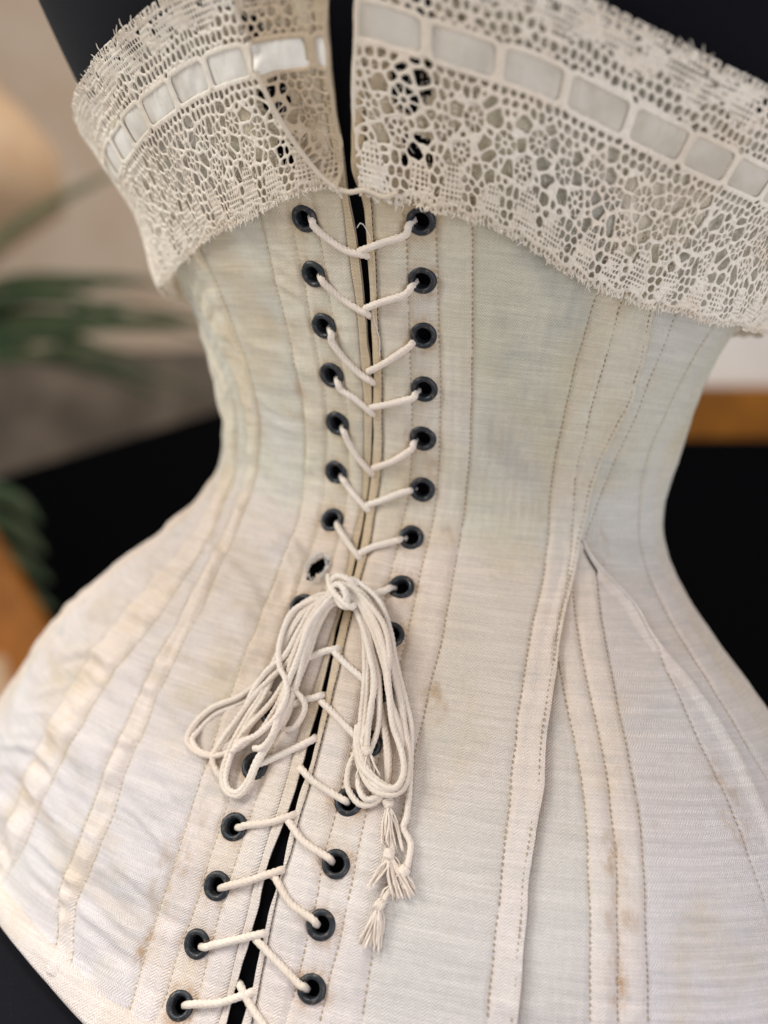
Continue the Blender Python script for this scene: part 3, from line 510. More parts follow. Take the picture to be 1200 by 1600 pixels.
def strip(name, kind, ka, kb, mat, coarse=False, lapL=False, lapR=False, label=None, grooves=()):
    a = C[ka][0]; b = C[kb][0]
    R = radius(Z)
    wid = np.maximum(b - a, 0) * R * 1000
    if wid.max() < .3: return None
    res = 5.0 if coarse else .95
    n = max(4, int(math.ceil(np.percentile(wid, 97) / res)) + 1)
    w_ = np.linspace(0, 1, n)
    rows = slice(None, None, 4) if coarse else slice(None)
    zz = Z[rows]; A = a[rows]; B = b[rows]; WD = wid[rows]
    TH = A[:, None] + (B - A)[:, None] * w_[None]
    ZG = np.repeat(zz[:, None], n, 1)
    dl = w_[None] * WD[:, None]; dr = (1 - w_)[None] * WD[:, None]
    seed = sum(ord(ch) for ch in ka + kb)
    lw = lap_weight(kb)[rows][:, None] if not lapL and kb not in ('L0',) and ka[0] in 'RG' else np.zeros((len(zz), 1))
    lapR = lw.max() > .5
    H = relief(kind, TH, ZG, dl, dr + 50 * lw, seed)
    H = H + (1.45 if kb == 'R7' else .9 if kind == 'channel' else 1.75) * lw * sstep(6, .3, dr)
    if ka in ('GE', 'R7'): H = H - 1.0 * np.exp(-(dl / 1.4) ** 2)
    for g in grooves:
        dg = np.abs(TH - C[g][0][rows][:, None]) * R[rows][:, None] * 1000
        H = H - .5 * np.exp(-(dg / .8) ** 2)
    def wall(side):
        nonlocal TH, ZG, H, dl, dr, n
        j = 0 if side < 0 else -1
        e = .0002 * side
        for hh, tt in ((-.35, 0.0), (-1.9, -.004 * side)):
            col = TH[:, j:j + 1] if j == 0 else TH[:, -1:]
            col = col + tt
            zc = ZG[:, :1]; hc = (H[:, :1] if j == 0 else H[:, -1:]) * 0 + ((H[:, :1] if j == 0 else H[:, -1:]) + hh if hh > -1 else hh)
            parts = [TH, col] if side > 0 else [col, TH]
            TH = np.concatenate(parts, 1)
            ZG = np.concatenate([ZG, zc], 1)
            H = np.concatenate([H, hc] if side > 0 else [hc, H], 1)
            dl = np.concatenate([dl, dl[:, -1:]] if side > 0 else [dl[:, :1], dl], 1)
            dr = np.concatenate([dr, dr[:, -1:]] if side > 0 else [dr[:, :1], dr], 1)
            n += 1
    if lapR or kb == 'L0': wall(1)
    if lapL or ka == 'R0': wall(-1)
    P = offs(TH, ZG, H / 1000)
    tc = (TH[:-1, :-1] + TH[1:, 1:]) / 2; zc = (ZG[:-1, :-1] + ZG[1:, 1:]) / 2
    mask = ((np.abs(TH[:-1, 1:] - TH[:-1, :-1]) + np.abs(TH[1:, 1:] - TH[1:, :-1])) > 1e-5) | (n < 0)
    wmask = (WD[:-1] > .2) | (WD[1:] > .2)
    mask &= wmask[:, None]
    mask &= (zc > hem_z(tc) - .002) & (zc < top_z(tc))
    if not coarse: mask &= ~hole_mask(tc, zc)
    F = grid_faces(TH.shape[0], n, mask)
    if not len(F): return None
    mid = TH.mean(1, keepdims=True)
    uv = np.stack([(TH - mid) * radius(ZG) + mid.mean() * .12, ZG], -1)
    stain = stain_field(TH, ZG)
    near = np.exp(-(TH / .33) ** 2)
    tan = near * (.22 + .22 * noise2(TH * 20, ZG * 60, 12)) * sstep(-.13, -.03, ZG)
    tan += .35 * sstep(.115, .15, ZG) * np.exp(-(TH / .25) ** 2) + .16 * sstep(.108, .125, ZG)
    tan += .30 * sstep(-.12, -.3, TH) * sstep(.0, .9, noise2(TH * 125 / 30, (ZG * 1000 + .22 * TH * 125) / 6, 15) + .4 * noise2(TH * 20, ZG * 300, 16))
    if kind == 'binding': tan += .45 * sstep(-.12, 0.02, ZG) + .12
    seamd = np.minimum(dl, dr)
    tan += .22 * np.exp(-(seamd / 1.1) ** 2) * sstep(-.1, .1, noise2(ZG * 60, TH * 3, 5)) * (.5 + .5 * sstep(-.16, -.02, ZG))
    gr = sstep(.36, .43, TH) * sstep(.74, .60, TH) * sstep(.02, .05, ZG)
    grey = gr * .8 * sstep(-.35, .75, noise2((TH * 120 + ZG * 400) / 40, (ZG * 1000 + .62 * TH * 120) / 12, 6) + .3 * noise2(TH * 40, ZG * 150, 8)) * .62  # slanting shadows showing through the cloth, painted into its colour as grey
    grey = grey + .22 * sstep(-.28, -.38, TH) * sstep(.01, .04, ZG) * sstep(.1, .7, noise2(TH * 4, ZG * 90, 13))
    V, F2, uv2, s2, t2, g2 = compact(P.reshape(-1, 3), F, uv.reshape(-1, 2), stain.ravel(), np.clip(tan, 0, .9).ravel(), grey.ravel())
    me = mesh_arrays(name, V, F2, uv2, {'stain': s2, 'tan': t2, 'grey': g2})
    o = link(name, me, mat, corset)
    if label: o['label'] = label
    return o

strip('edge_binding', 'binding', 'R0', 'R1', M['tape'])
strip('boning_channel', 'channel', 'R1', 'R2', M['channel'])
strip('eyelet_band', 'eyelet', 'R2', 'R3', M['channel'])
strip('boning_channel', 'channel', 'R3', 'R4', M['channel'])
strip('fabric_panel', 'panel', 'R4', 'R5', M['cloth'], label='broad back panel with soft shadows painted grey above the waist')
strip('boning_channel', 'channel', 'R5', 'R7', M['channel'], grooves=('R6',))
strip('fabric_panel', 'panel', 'R7', 'G1', M['cloth'])
strip('boning_channel', 'channel', 'G1', 'G2', M['tape'], label='boning channel with rusty brown stains')
strip('boning_channel', 'channel', 'G2', 'G3', M['tape'])
strip('hip_gusset', 'panel', 'G3', 'GE', M['cloth_side'], label='wide hip gusset with crosswise herringbone stripes', grooves=('G4',))
strip('fabric_panel', 'panel', 'GE', 'O1', M['cloth_side'], grooves=('R8',))
strip('boning_channel', 'channel', 'O1', 'O2', M['cloth_side'])
strip('fabric_panel', 'panel', 'O2', 'O3', M['cloth'], coarse=True)
strip('boning_channel', 'channel', 'O3', 'O4', M['channel'], coarse=True)
strip('fabric_panel', 'panel', 'O4', 'PI', M['cloth'], coarse=True)
strip('edge_binding', 'binding', 'L1', 'L0', M['tape'])
strip('boning_channel', 'channel', 'L2', 'L1', M['channel'])
strip('eyelet_band', 'eyelet', 'L3', 'L2', M['channel'], label='eyelet band with one torn out eyelet hole')
strip('boning_channel', 'channel', 'L4', 'L3', M['channel'])
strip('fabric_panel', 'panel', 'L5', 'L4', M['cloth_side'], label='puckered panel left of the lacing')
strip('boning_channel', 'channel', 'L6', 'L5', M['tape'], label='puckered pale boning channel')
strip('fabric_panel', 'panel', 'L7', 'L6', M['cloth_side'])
strip('boning_channel', 'channel', 'L8', 'L7', M['tape'], label='yellowed boning channel')
strip('fabric_panel', 'panel', 'M1', 'L8', M['cloth_side'])
strip('boning_channel', 'channel', 'M2', 'M1', M['channel'], coarse=True)
strip('fabric_panel', 'panel', 'M3', 'M2', M['cloth'], coarse=True)
strip('fabric_panel', 'panel', 'NPI', 'M3', M['cloth'], coarse=True)

# ------------------------------------------------------------ stitching
def tiny_tubes(name, segs, mat, parent, r=.00026, kind='stuff', sides=5):
    """segs: list of (start, end, normal) -> plump little threads in one mesh"""
    Vs, Fs = [], []
    base = 0
    ang = np.linspace(0, 2 * math.pi, sides, endpoint=False)
    for a, b_, nn in segs:
        d = b_ - a; L = np.linalg.norm(d)
        if L < 1e-6: continue
        d = d / L; s = np.cross(d, nn); s /= (np.linalg.norm(s) + 1e-12); u = np.cross(s, d)
        rings = []
        for t, rr, up in ((0, .35, -.6), (.25, 1, .25), (.75, 1, .25), (1, .35, -.6)):
            c = a + d * L * t + nn * r * up
            rings.append(c + r * rr * (np.cos(ang)[:, None] * s + np.sin(ang)[:, None] * u))
        Vs.append(np.concatenate(rings))
        for i in range(3):
            for j in range(sides):
                j2 = (j + 1) % sides
                Fs.append((base + i * sides + j, base + i * sides + j2, base + (i + 1) * sides + j2, base + (i + 1) * sides + j))
        base += 4 * sides
    if not Vs: return None
    o = link(name, mesh_arrays(name, np.concatenate(Vs), np.array(Fs)), mat, parent)
    if kind: o['kind'] = kind
    return o

def stitch_line(k, mat, shift=0., z_lo=None, z_hi=None, hh=.0, other=None):
    z0 = max(C[k][1], ZBOT + .006) if z_lo is None else z_lo
    z1 = min(C[k][2], ZTOP - .005) if z_hi is None else z_hi
    zs = np.arange(z0, z1, .0002)
    th = th_at(k, zs) + shift / (radius(zs) * 1000)
    zo = hem_z(th); ok = zs > zo + .001
    zs, th = zs[ok], th[ok]
    if len(zs) < 10: return
    h = (common(th, zs) - .30 + hh) / 1000
    if k == 'G4': h = h + .00175 * sstep(6, .3, (th_at('GE', zs) - th) * radius(zs) * 1000)
    if k == 'R6':
        far = (th_at('R7', zs) - th) * radius(zs) > .0016
        zs, th, h = zs[far], th[far], h[far]
        h = h + .00055 + .00145 * sstep(6, .3, (th_at('R7', zs) - th) * radius(zs) * 1000)
    P = offs(th, zs, h); N = normal(th, zs)
    s = np.r_[0, np.cumsum(np.linalg.norm(np.diff(P, axis=0), axis=1))]
    segs = []
    x = 0
    while x < s[-1] - .002:
        p = .0021 + random.uniform(-.00022, .00022); L = p * random.uniform(.56, .74)
        i, j = np.searchsorted(s, x), min(np.searchsorted(s, x + L), len(s) - 1)
        if random.random() > .015:
            segs.append((P[i] + N[i] * random.uniform(-.00004, .00010), P[j] + N[j] * random.uniform(-.00004, .0001), N[i]))
        x += p
    tiny_tubes('seam_stitching', segs, mat, corset, .00029)

for k in ('R1', 'R2', 'R3', 'R4', 'R5', 'R6', 'R8', 'G1', 'G2', 'G3', 'G4'):
    stitch_line(k, M['stitch'])
stitch_line('R7', M['stitch'], -1.6, hh=2.2)
stitch_line('O1', M['stitch_pale']); stitch_line('O1', M['stitch_pale'], 2.2)
stitch_line('O2', M['stitch_pale'], z_lo=-.15, z_hi=.16)
for k in ('L1', 'L2', 'L3', 'L4', 'L5', 'L6', 'L7', 'L8'):
    stitch_line(k, M['stitch_pale'])

# rolled edge of the hip gusset, running from its apex at the waist
zs = np.linspace(C['GE'][2] + .0015, C['GE'][1] - .03, 60)
te = th_at('GE', zs) + .0005 / radius(zs)
P_GE = offs(te, zs, (common(te, zs) + 1.15 + .15 * noise2(zs * 300, zs * 0, 90)) / 1000)
GE_EDGE = P_GE

# ------------------------------------------------------------ hem binding
def hem_binding():
    th = np.arange(-math.pi, math.pi + .001, .0075)
    for lo, hi in ((-math.pi, None), (None, math.pi)):
        zz = hem_z(th) - .002
        L = th_at('L0', np.full(1, -.16))[0]; R = th_at('R0', np.full(1, -.16))[0]
        t = th[th < L] if hi is None else th[th > R]
        v = np.linspace(0, 1, 13)
        T, V = np.meshgrid(t, v, indexing='ij')
        z0 = hem_z(T) + .0035
        ZZ = z0 - V * .0085
        h = .55 + 1.15 * np.sin(np.clip(V * 1.02, 0, 1) * math.pi) ** .55 + .28 * noise2(T * 22, V * 2, 3) * np.sin(V * math.pi)
        h = h + common(T, ZZ) * .6
        h[:, -1] = -2.2
        h[:, 0] = -.2 + common(T[:, 0], ZZ[:, 0])
        P = offs(T, ZZ, h / 1000)
        F = grid_faces(len(t), len(v))
        uv = np.stack([T * .2, ZZ], -1).reshape(-1, 2)
        n = T.size
        me = mesh_arrays('hem_binding', P.reshape(-1, 3), F[:, ::-1], uv, {'stain': np.zeros(n), 'tan': .08 + .12 * (noise2(T * 20, V, 2).ravel() > .4), 'grey': np.zeros(n)})
        link('hem_binding', me, M['tape'], corset)
    th = np.arange(-1.2, .9, .0008)
    th = th[(th < th_at('L0', -.16)) | (th > th_at('R0', -.16))]
    zs = hem_z(th) + .0030
    P = offs(th, zs, (common(th, zs) + .35) / 1000); N = normal(th, zs)
    s = np.r_[0, np.cumsum(np.linalg.norm(np.diff(P, axis=0), axis=1))]
    segs = []; x = 0
    while x < s[-1] - .003:
        i, j = np.searchsorted(s, x), np.searchsorted(s, x + .0014)
        if s[j] - s[i] < .003: segs.append((P[i], P[j], N[i]))
        x += .0021
    tiny_tubes('hem_stitching', segs, M['stitch_pale'], corset, .00024)
hem_binding()

# ------------------------------------------------------------ eyelets
def eyelet_mesh():
    prof = [(2.95, -2.8), (3.0, -.4), (3.12, .35), (3.4, .82), (3.9, 1.08), (4.5, 1.02), (5.05, .72), (5.35, .25), (5.4, -.4)]
    n = 40; V = []; F = []
    for r, h in prof:
        for i in range(n):
            a = 2 * math.pi * i / n
            V.append((r / 1000 * math.cos(a), r / 1000 * math.sin(a), h / 1000))
    for k_ in range(len(prof) - 1):
        for i in range(n):
            j = (i + 1) % n
            F.append((k_ * n + i, (k_ + 1) * n + i, (k_ + 1) * n + j, k_ * n + j))
    me = mesh_arrays('eyelet', V, np.array(F)[:, ::-1])
    me.materials.append(M['eyelet'])
    return me
EM = eyelet_mesh()
for t, z in EYE:
    p = surf(np.array([t]), np.array([z]))[0]; nn = normal(np.array([t]), np.array([z]))[0]
    h = (common(np.array([t]), np.array([z]))[0] + .15) / 1000
    x = np.cross([0, 0, 1.], nn); x /= np.linalg.norm(x); y = np.cross(nn, x)
    o = bpy.data.objects.new('eyelet', EM); COL.objects.link(o)
    o.parent = corset
    p = p + nn * h
    Mx = Matrix([[x[0], y[0], nn[0], p[0]], [x[1], y[1], nn[1], p[1]], [x[2], y[2], nn[2], p[2]], [0, 0, 0, 1]])
    o.matrix_local = Mx @ Matrix.Rotation(random.uniform(0, 6), 4, 'Z') @ Matrix.Rotation(random.uniform(-.07, .07), 4, 'X') @ Matrix.Diagonal((.95, .95 * random.uniform(.95, 1.03), 1, 1))

# ------------------------------------------------------------ cords
def catmull(P, step):
    P = np.asarray(P, float)
    Q = np.vstack([2 * P[0] - P[1], P, 2 * P[-1] - P[-2]])
    out = []
    for i in range(1, len(Q) - 2):
        n = max(2, int(np.linalg.norm(Q[i+1] - Q[i]) / step) + 1)
        t = np.linspace(0, 1, n, endpoint=False)[:, None]
        a, b_, c, d = Q[i-1], Q[i], Q[i+1], Q[i+2]
        out.append(.5 * ((2 * b_) + (-a + c) * t + (2 * a - 5 * b_ + 4 * c - d) * t ** 2 + (-a + 3 * b_ - 3 * c + d) * t ** 3))
    out.append(Q[-2:-1])
    R = np.vstack(out)
    s = np.r_[0, np.cumsum(np.linalg.norm(np.diff(R, axis=0), axis=1))]
    n = max(3, int(s[-1] / step))
    u = np.linspace(0, s[-1], n)
    return np.stack([np.interp(u, s, R[:, i]) for i in range(3)], 1)

def cord_arrays(P, r=.00135, sides=20, pitch=.0074, lobe=.30, plies=4, hand=1, base=0, taper=0):
    n = len(P)
    T = np.gradient(P, axis=0); T /= np.linalg.norm(T, axis=1, keepdims=True) + 1e-12
    s = np.r_[0, np.cumsum(np.linalg.norm(np.diff(P, axis=0), axis=1))]
    nn = np.zeros_like(P); v = np.cross(T[0], [.3, -.9, .2]); v /= np.linalg.norm(v); nn[0] = v
    for i in range(1, n):
        v = v - T[i] * (v @ T[i]); v /= np.linalg.norm(v) + 1e-12; nn[i] = v
    bb = np.cross(T, nn)
    ang = np.linspace(0, 2 * math.pi, sides, endpoint=False)
    ph = ang[None] - hand * 2 * math.pi * s[:, None] / pitch / 1.0
    rr = r * (1 - lobe + lobe * 1.35 * np.abs(np.cos(ph * plies / 2)) ** .55) * (1 + .05 * noise2(s * 300, s * 0, base % 97)[:, None])
    if taper: rr = rr * np.minimum(1, .5 + np.minimum(s, s[-1] - s)[:, None] / taper)
    V = P[:, None] + rr[..., None] * (np.cos(ang)[None, :, None] * nn[:, None] + np.sin(ang)[None, :, None] * bb[:, None])
    i = np.arange(n * sides).reshape(n, sides); j = np.roll(i, -1, 1)
    F = np.stack([i[:-1], j[:-1], j[1:], i[1:]], -1).reshape(-1, 4)
    return V.reshape(-1, 3), F

def cord(name, P, mat, parent, r=.00135, step=.0005, label=None, tone=None, **kw):
    V, F = cord_arrays(catmull(P, step), r, **kw)
    tan = np.clip(.25 + .5 * noise2(V[:, 0] * 90, V[:, 2] * 90, 3), 0, 1) * .22 + (random.uniform(-.08, .12) if tone is None else tone)
    tan = np.clip(tan, 0, 1)
    o = link(name, mesh_arrays(name, V, F, None, {'tan': tan}), mat, parent)
    if label: o['label'] = label
    return o

def path(pts):
    t = np.array([p[0] for p in pts]); z = np.array([p[1] for p in pts]) / 1000; h = np.array([p[2] for p in pts]) / 1000
    return offs(t, z, h)

cord('rolled_edge', GE_EDGE, M['fray'], corset, .00048, step=.0008, tone=.12, lobe=.05)
CF_OUT = np.array([0.15, -.98, .1])
lacing = tag(empty('lacing_cord', (0, 0, 0)), 'cream twisted cotton cord zigzagging through the black eyelets and tied in a drooping bow', 'cord')
for sg in CROSSINGS:
    P = path(sg)
    P[1:-1] += rng.normal(0, .00022, P[1:-1].shape)
    cord('cord_crossing', P, M['cord'], lacing, .00126)
for nm, sg in STRANDS:
    P = path(sg)
    lab = 'knot at the top of the bow' if nm == 'knot' else None
    cord(nm, P, M['cord'], lacing, .00125 if nm == 'knot' else .00104, label=lab)
TWINS = 0
for i_, (nm, sg) in enumerate(STRANDS):
    if nm != 'bow_loop' or i_ in (4, 5): continue
    P = path(sg); n = len(P); u = np.linspace(0, 1, n)
    g = np.sin(u * math.pi)[:, None]
    side_ = np.cross(np.gradient(P, axis=0), CF_OUT)
    side_ /= np.linalg.norm(side_, axis=1, keepdims=True) + 1e-9
    k_ = .0052 * noise2(u * 3.2 + i_ * 5, u * 0 + i_, 80) + (.0016 if TWINS % 2 else -.0014)
    v_ = .0016 * noise2(u * 4 + i_ * 3, u * 0 + 2, 81) - .0002
    P = P + (side_ * k_[:, None] + CF_OUT * v_[:, None]) * g
    if n > 9: P = P[: int(n * (.62 if i_ % 3 == 0 else 1))]
    cord('bow_loop', P, M['cord'], lacing, .00100)
    TWINS += 1

def thread_bundle(name, paths, mat, parent, r=.0003, sides=6, kind=None):
    Vs, Fs, b_ = [], [], 0
    for P in paths:
        V, F = cord_arrays(catmull(P, .0012), r, sides, .004, .1, 2, taper=.002)
        Vs.append(V); Fs.append(F + b_); b_ += len(V)
    o = link(name, mesh_arrays(name, np.concatenate(Vs), np.concatenate(Fs), None, {'tan': np.zeros(b_)}), mat, parent)
    if kind: o['kind'] = kind
    return o

for kp, ends, ups in TASSELS:
    K = path([kp])[0]; N = normal(np.array([kp[0]]), np.array([kp[1] / 1000]))[0]
    E = path(ends)
    P_ = []
    for e in E:
        for q in range(5):
            e2 = e + rng.normal(0, .0010, 3) + N * abs(rng.normal(0, .0008))
            md = K * .5 + e2 * .5 + N * random.uniform(0, .0016) + rng.normal(0, .0006, 3)
            P_.append([K + rng.normal(0, .0005, 3), K * .8 + e2 * .2 + N * .0006 + rng.normal(0, .0004, 3), md, e2])
    if ups:
        U = path(ups)
        for u in U[:1]:
            for q in range(5):
                P_.append([u + rng.normal(0, .0005, 3), (u + K) / 2 + rng.normal(0, .0007, 3) + N * .0005, K + rng.normal(0, .0003, 3)])
    thread_bundle('tassel', P_, M['cord'], lacing, .00034)
    # little overhand knot
    a = rng.normal(0, 1, 3); a = a - N * (a @ N); a /= np.linalg.norm(a); b_ = np.cross(N, a)
    tt = np.linspace(0, 2 * math.pi * 2.4, 22)
    kn = [K + (a * math.cos(x) * .0012 + N * (math.sin(x) * .0012 + .0005) + b_ * (x / 15 - .5) * .0020) for x in tt]
    cord('tassel_knot', kn, M['cord'], lacing, .00085, step=.0004)

# stray fibres hanging across the gap under the lace
P_ = []
for pts in ([(-.004, 118, 1.2), (.012, 120, 1.8), (.026, 117, 1.4), (.030, 114, .6)],
            [(.018, 96, .4), (.020, 90, .9), (.028, 84, .8), (.024, 79, .3)],
            [(.022, 88, .6), (.030, 86, 1.3), (.036, 81, 1.0), (.028, 74, .4)]):
    P_.append(path(pts))
tag(thread_bundle('stray_fibres', P_, M['fray'], corset, .00016, 5), kind='stuff')

# torn eyelet hole: frayed white fibres round its rim
t0, z0 = TORN_HOLE[0]; z0 /= 1000
P_ = []
for i in range(90):
    a = random.uniform(0, 2 * math.pi); r0 = random.uniform(.0036, .0056)
    def pt(a, r, h): return offs(np.array([t0 + math.cos(a) * r * .75 / .1]), np.array([z0 + math.sin(a) * r * 1.05]), np.array([h]))[0]
    da = random.uniform(-.7, .7)
    P_.append([pt(a, r0, .0004), pt(a + da * .5, r0 - random.uniform(-.0004, .0005), .0013 + random.uniform(0, .0006)), pt(a + da, r0 - random.uniform(-.0010, .0010), random.uniform(.0002, .0016))])
o = thread_bundle('frayed_edge', P_, M['fray'], corset, .00017, 5); o['kind'] = 'stuff'
o['label'] = 'white frayed threads round the torn out eyelet hole'

# ------------------------------------------------------------ lace
CELL = 21.0
BAR_R = [.020, .175, .307, .433, .572, .715, .85, .985, 1.12, 1.255, 1.39, 1.53, 1.67, 1.81, 1.95, 2.09]
BAR_L = [.078, -.048, -.185, -.305, -.425, -.55, -.68, -.81, -.94, -1.07, -1.20, -1.33, -1.46, -1.6, -1.74, -1.88]
_zb = np.array(LACE_LINES['ZB']); _zr = np.array(LACE_LINES['ZR']); _ztp = np.array(LACE_LINES['ZT'])
def smooth_line(a, ext, n=7):
    t = np.concatenate([[x for x, _ in ext if x < a[0, 0]], a[:, 0], [x for x, _ in ext if x > a[-1, 0]]])
    z = np.concatenate([[y for x, y in ext if x < a[0, 0]], a[:, 1], [y for x, y in ext if x > a[-1, 0]]])
    g = np.linspace(-2.4, 2.4, 961); y = smooth1(np.interp(g, t, z), n)
    return g, y / 1000
ZBg = smooth_line(_zb, [(-2.4, 96), (-1.3, 99), (-1.05, 101.5), (-.85, 105), (-.65, 111), (1.6, 107), (2.4, 103)], )
ZBg = (ZBg[0], ZBg[1] + .0045 * sstep(.75, 1.2, ZBg[0]))
_l = _zr[_zr[:, 0] < .02]; _r = _zr[_zr[:, 0] > .02]
ZRL = smooth_line(_l, [(-2.4, 134), (-1.2, 138), (-.95, 142), (.2, 164)]); ZRR = smooth_line(_r, [(-.2, 174), (1.2, 142.5), (1.6, 139), (2.4, 134)])
def lz(g, th): return np.interp(th, g[0], g[1])

def lace_sites(side, smax):
    """cells of the openwork: (s, t, r) in mm"""
    S = []
    n = int(smax / CELL) + 2
    R = random.Random(3 + (side > 0))
    ros = []; big = []
    for c in range(-1, n):
        x = c * CELL
        ros += [(x + 5.2, 21.6), (x + 15.6, 25.4), (x + 12.4, 16.6)]
        big += [(x + .2, 17.2, 1.7), (x + 19.8, 19.8, 1.6), (x + 8.9, 27.6, 1.5), (x + 10.0, 22.9, 1.0), (x + .6, 27.2, 1.5), (x + 8.2, 14.6, 1.3), (x + 18.7, 12.6, 1.4), (x + 1.8, 12.0, 1.1), (x + 19.9, 30.5, 1.2)]
    for i, (x, y) in enumerate(ros):
        x += R.uniform(-.6, .6); y += R.uniform(-.5, .5)
        q = 8 if i % 3 else 7; rp = 3.15 if i % 3 != 2 else 2.7; a0 = R.random() * 3
        S.append((x, y, 2.2))
        ros[i] = (x, y, rp + .45, q, a0)
    for x, y, r in big:
        S.append((x + R.uniform(-.8, .8), y + R.uniform(-.7, .7), r * R.uniform(.8, 1.15)))
    A = np.array(S)
    # fill with jittered rows
    out = list(S)
    acc = [tuple(p[:2]) for p in S]
    accA = np.array(acc)
    def tryadd(x, y, r, dmin):
        nonlocal accA
        m = np.abs(accA[:, 0] - x) < 4
        if m.any() and (np.hypot(accA[m, 0] - x, accA[m, 1] - y)).min() < dmin: return
        if y < 34 and min((math.hypot(x - a_[0], y - a_[1]) for a_ in ros if abs(x - a_[0]) < 6), default=9) < 4.9: return
        out.append((x, y, r)); accA = np.vstack([accA, [x, y]])
    for row, y in enumerate(np.arange(-1, 66, 2.75)):
        dx = 3.05 if y < 35 else 2.9
        for c in range(int(smax / dx) + 8):
            x = -16 + c * dx + (row % 2) * dx / 2 + R.uniform(-.45, .45)
            tryadd(x, y + R.uniform(-.4, .4), R.uniform(-.1, .3), 2.35)
    for _ in range(int(smax * 40)):
        tryadd(R.uniform(-14, smax + 10), R.uniform(-1, 62), 0, 2.45)
    return np.array(out), ros

def lace_field(S, T, sites, ros):
    """thread field in mm: > 0 where thread is"""
    s1 = S + 1.2 * noise2(S / 17, T / 14, 21) + .4 * noise2(S / 5, T / 5, 23)
    t1 = T + 1.1 * noise2(S / 15, T / 17, 22) + .35 * noise2(S / 5, T / 4, 24)
    f = np.empty(S.shape); ids = np.empty(S.shape, int)
    order = np.argsort(sites[:, 0]); st = sites[order]
    n = S.shape[0]; step = 24
    for i in range(0, n, step):
        a = s1[i:i + step]; b_ = t1[i:i + step]
        m = (st[:, 0] > a.min() - 6) & (st[:, 0] < a.max() + 6); q = st[m]
        d = np.hypot(a[..., None] - q[:, 0], b_[..., None] - q[:, 1]) - q[:, 2]
        p = np.argpartition(d, 2, axis=-1)[..., :3]
        dd = np.sort(np.take_along_axis(d, p, -1), -1)
        k1, k2, k3 = dd[..., 0], dd[..., 1], dd[..., 2]
        e12 = (k2 - k1) / 2; e13 = (k3 - k1) / 2
        # soft minimum rounds the corners of each opening
        g = -.16 * np.log(np.exp(-e12 / .16) + .7 * np.exp(-e13 / .16))
        f[i:i + step] = -g
    tw = .40 + .12 * noise2(S / 9, T / 9, 30)
    net = sstep(46, 50, T) + sstep(37, 34, T) * sstep(30, 34, T)
    f = f + tw + .06 * net
    # rosettes: a ringed eye with spokes to an outer ring
    for x, y, ro, q_, a0 in ros:
        m = (np.abs(s1 - x) < ro + .8) & (np.abs(t1 - y) < ro + .8)
        if not m.any(): continue
        dx, dy = s1[m] - x, t1[m] - y
        r_ = np.hypot(dx, dy); an = (np.arctan2(dy, dx) - a0) / (2 * math.pi / q_)
        an = np.abs(an - np.round(an)) * (2 * math.pi / q_)
        g = np.maximum(.40 - np.abs(r_ - 1.05), .22 + .12 * np.cos(np.arctan2(dy, dx) * 3 + x) - np.abs(r_ - ro))
        sp_ = .26 + .10 * (r_ < 1.8) - np.sin(np.minimum(an, 1.5)) * r_
        g = np.maximum(g, np.where((r_ > .9) & (r_ < ro), sp_, -9))
        fm = f[m]
        f[m] = np.where(r_ < ro + .1, g, np.maximum(fm, g))
    solid = np.zeros(S.shape)
    # clothwork fans along the foot
    FP = 13.4
    for c in range(int(S.min() // FP) - 1, int(S.max() // FP) + 2):
        for _ in (0,):
            xc = c * FP + 5.0 + 1.2 * math.sin(c * 2.1)
            top = 12.2 + 1.2 * math.sin(c * 3.3 + 1); wdt = 5.0 + .5 * math.sin(c * 5.1)
            u = (T - .6) / top
            half = wdt * (1 - .58 * np.clip(u, 0, 1) ** 1.2)
            sd = np.minimum(half - np.abs(S - xc + .16 * (T - 6) * math.sin(c * 1.7)) + .3 * noise2(S / 2, T / 2, 36), np.minimum(T - .3, top - .6 * ((S - xc) / 2.2) ** 2 - T))
            solid = np.maximum(solid, sstep(-.1, .35, sd)); f = np.maximum(f, np.minimum(sd, .9))
    # clothwork along the head
    hd = T - (52.5 + 1.6 * np.sin(S / CELL * 2 * math.pi) + 1.2 * noise2(S / 8, T * 0, 31))
    dn = sstep(.0, .5, noise2(S / 4, T / 2, 32) - .45)
    hd = np.where(dn > .5, -1, hd)
    f = np.maximum(f, np.clip(hd, -3, .8)); solid = np.maximum(solid, sstep(0, .6, hd))
    # tiny openings in the clothwork
    pin = .33 - np.maximum(np.abs((S + .8 * noise2(S / 6, T / 6, 37)) % 1.36 - .68), np.abs(T % 1.5 - .75) * .85) + .16 * noise2(S / 3, T / 3, 35)
    f = np.where(solid > .4, np.minimum(f, np.maximum(-pin, -.3)), f)
    # ladder for the ribbon
    lc = (S / CELL) - np.floor(S / CELL)
    wx = np.abs(lc - .5) * CELL; wy = np.abs(T - 41)
    hx, hy, rr = 9.1, 3.75, 1.5
    qx = np.maximum(wx - (hx - rr), 0); qy = np.maximum(wy - (hy - rr), 0)
    sd = np.hypot(qx, qy) + np.minimum(np.maximum(wx - (hx - rr), wy - (hy - rr)), 0) - rr
    lad = np.where(sd < 0, sd, np.clip(.8 - np.abs(sd - .75), -1, .7))
    bar = (wy < 4.3)
    lad = np.where((sd >= 0) & bar, np.clip(sd + .1, 0, .8), lad)
    f = np.where(sd < .1, sd, np.maximum(f, lad))
    # foot and head edges with picots
    e0 = .75 + .75 * np.sin((S - 5.0) / 13.4 * 2 * math.pi - math.pi / 2) * -1 + .4 * noise2(S / 3, S * 0, 33)
    f = np.minimum(f, T - e0)
    f = np.maximum(f, .46 - np.abs(T - e0 - .55))
    e1 = 60.4 + .7 * noise2(S / 5, S * 0, 34)
    f = np.minimum(f, e1 - T)
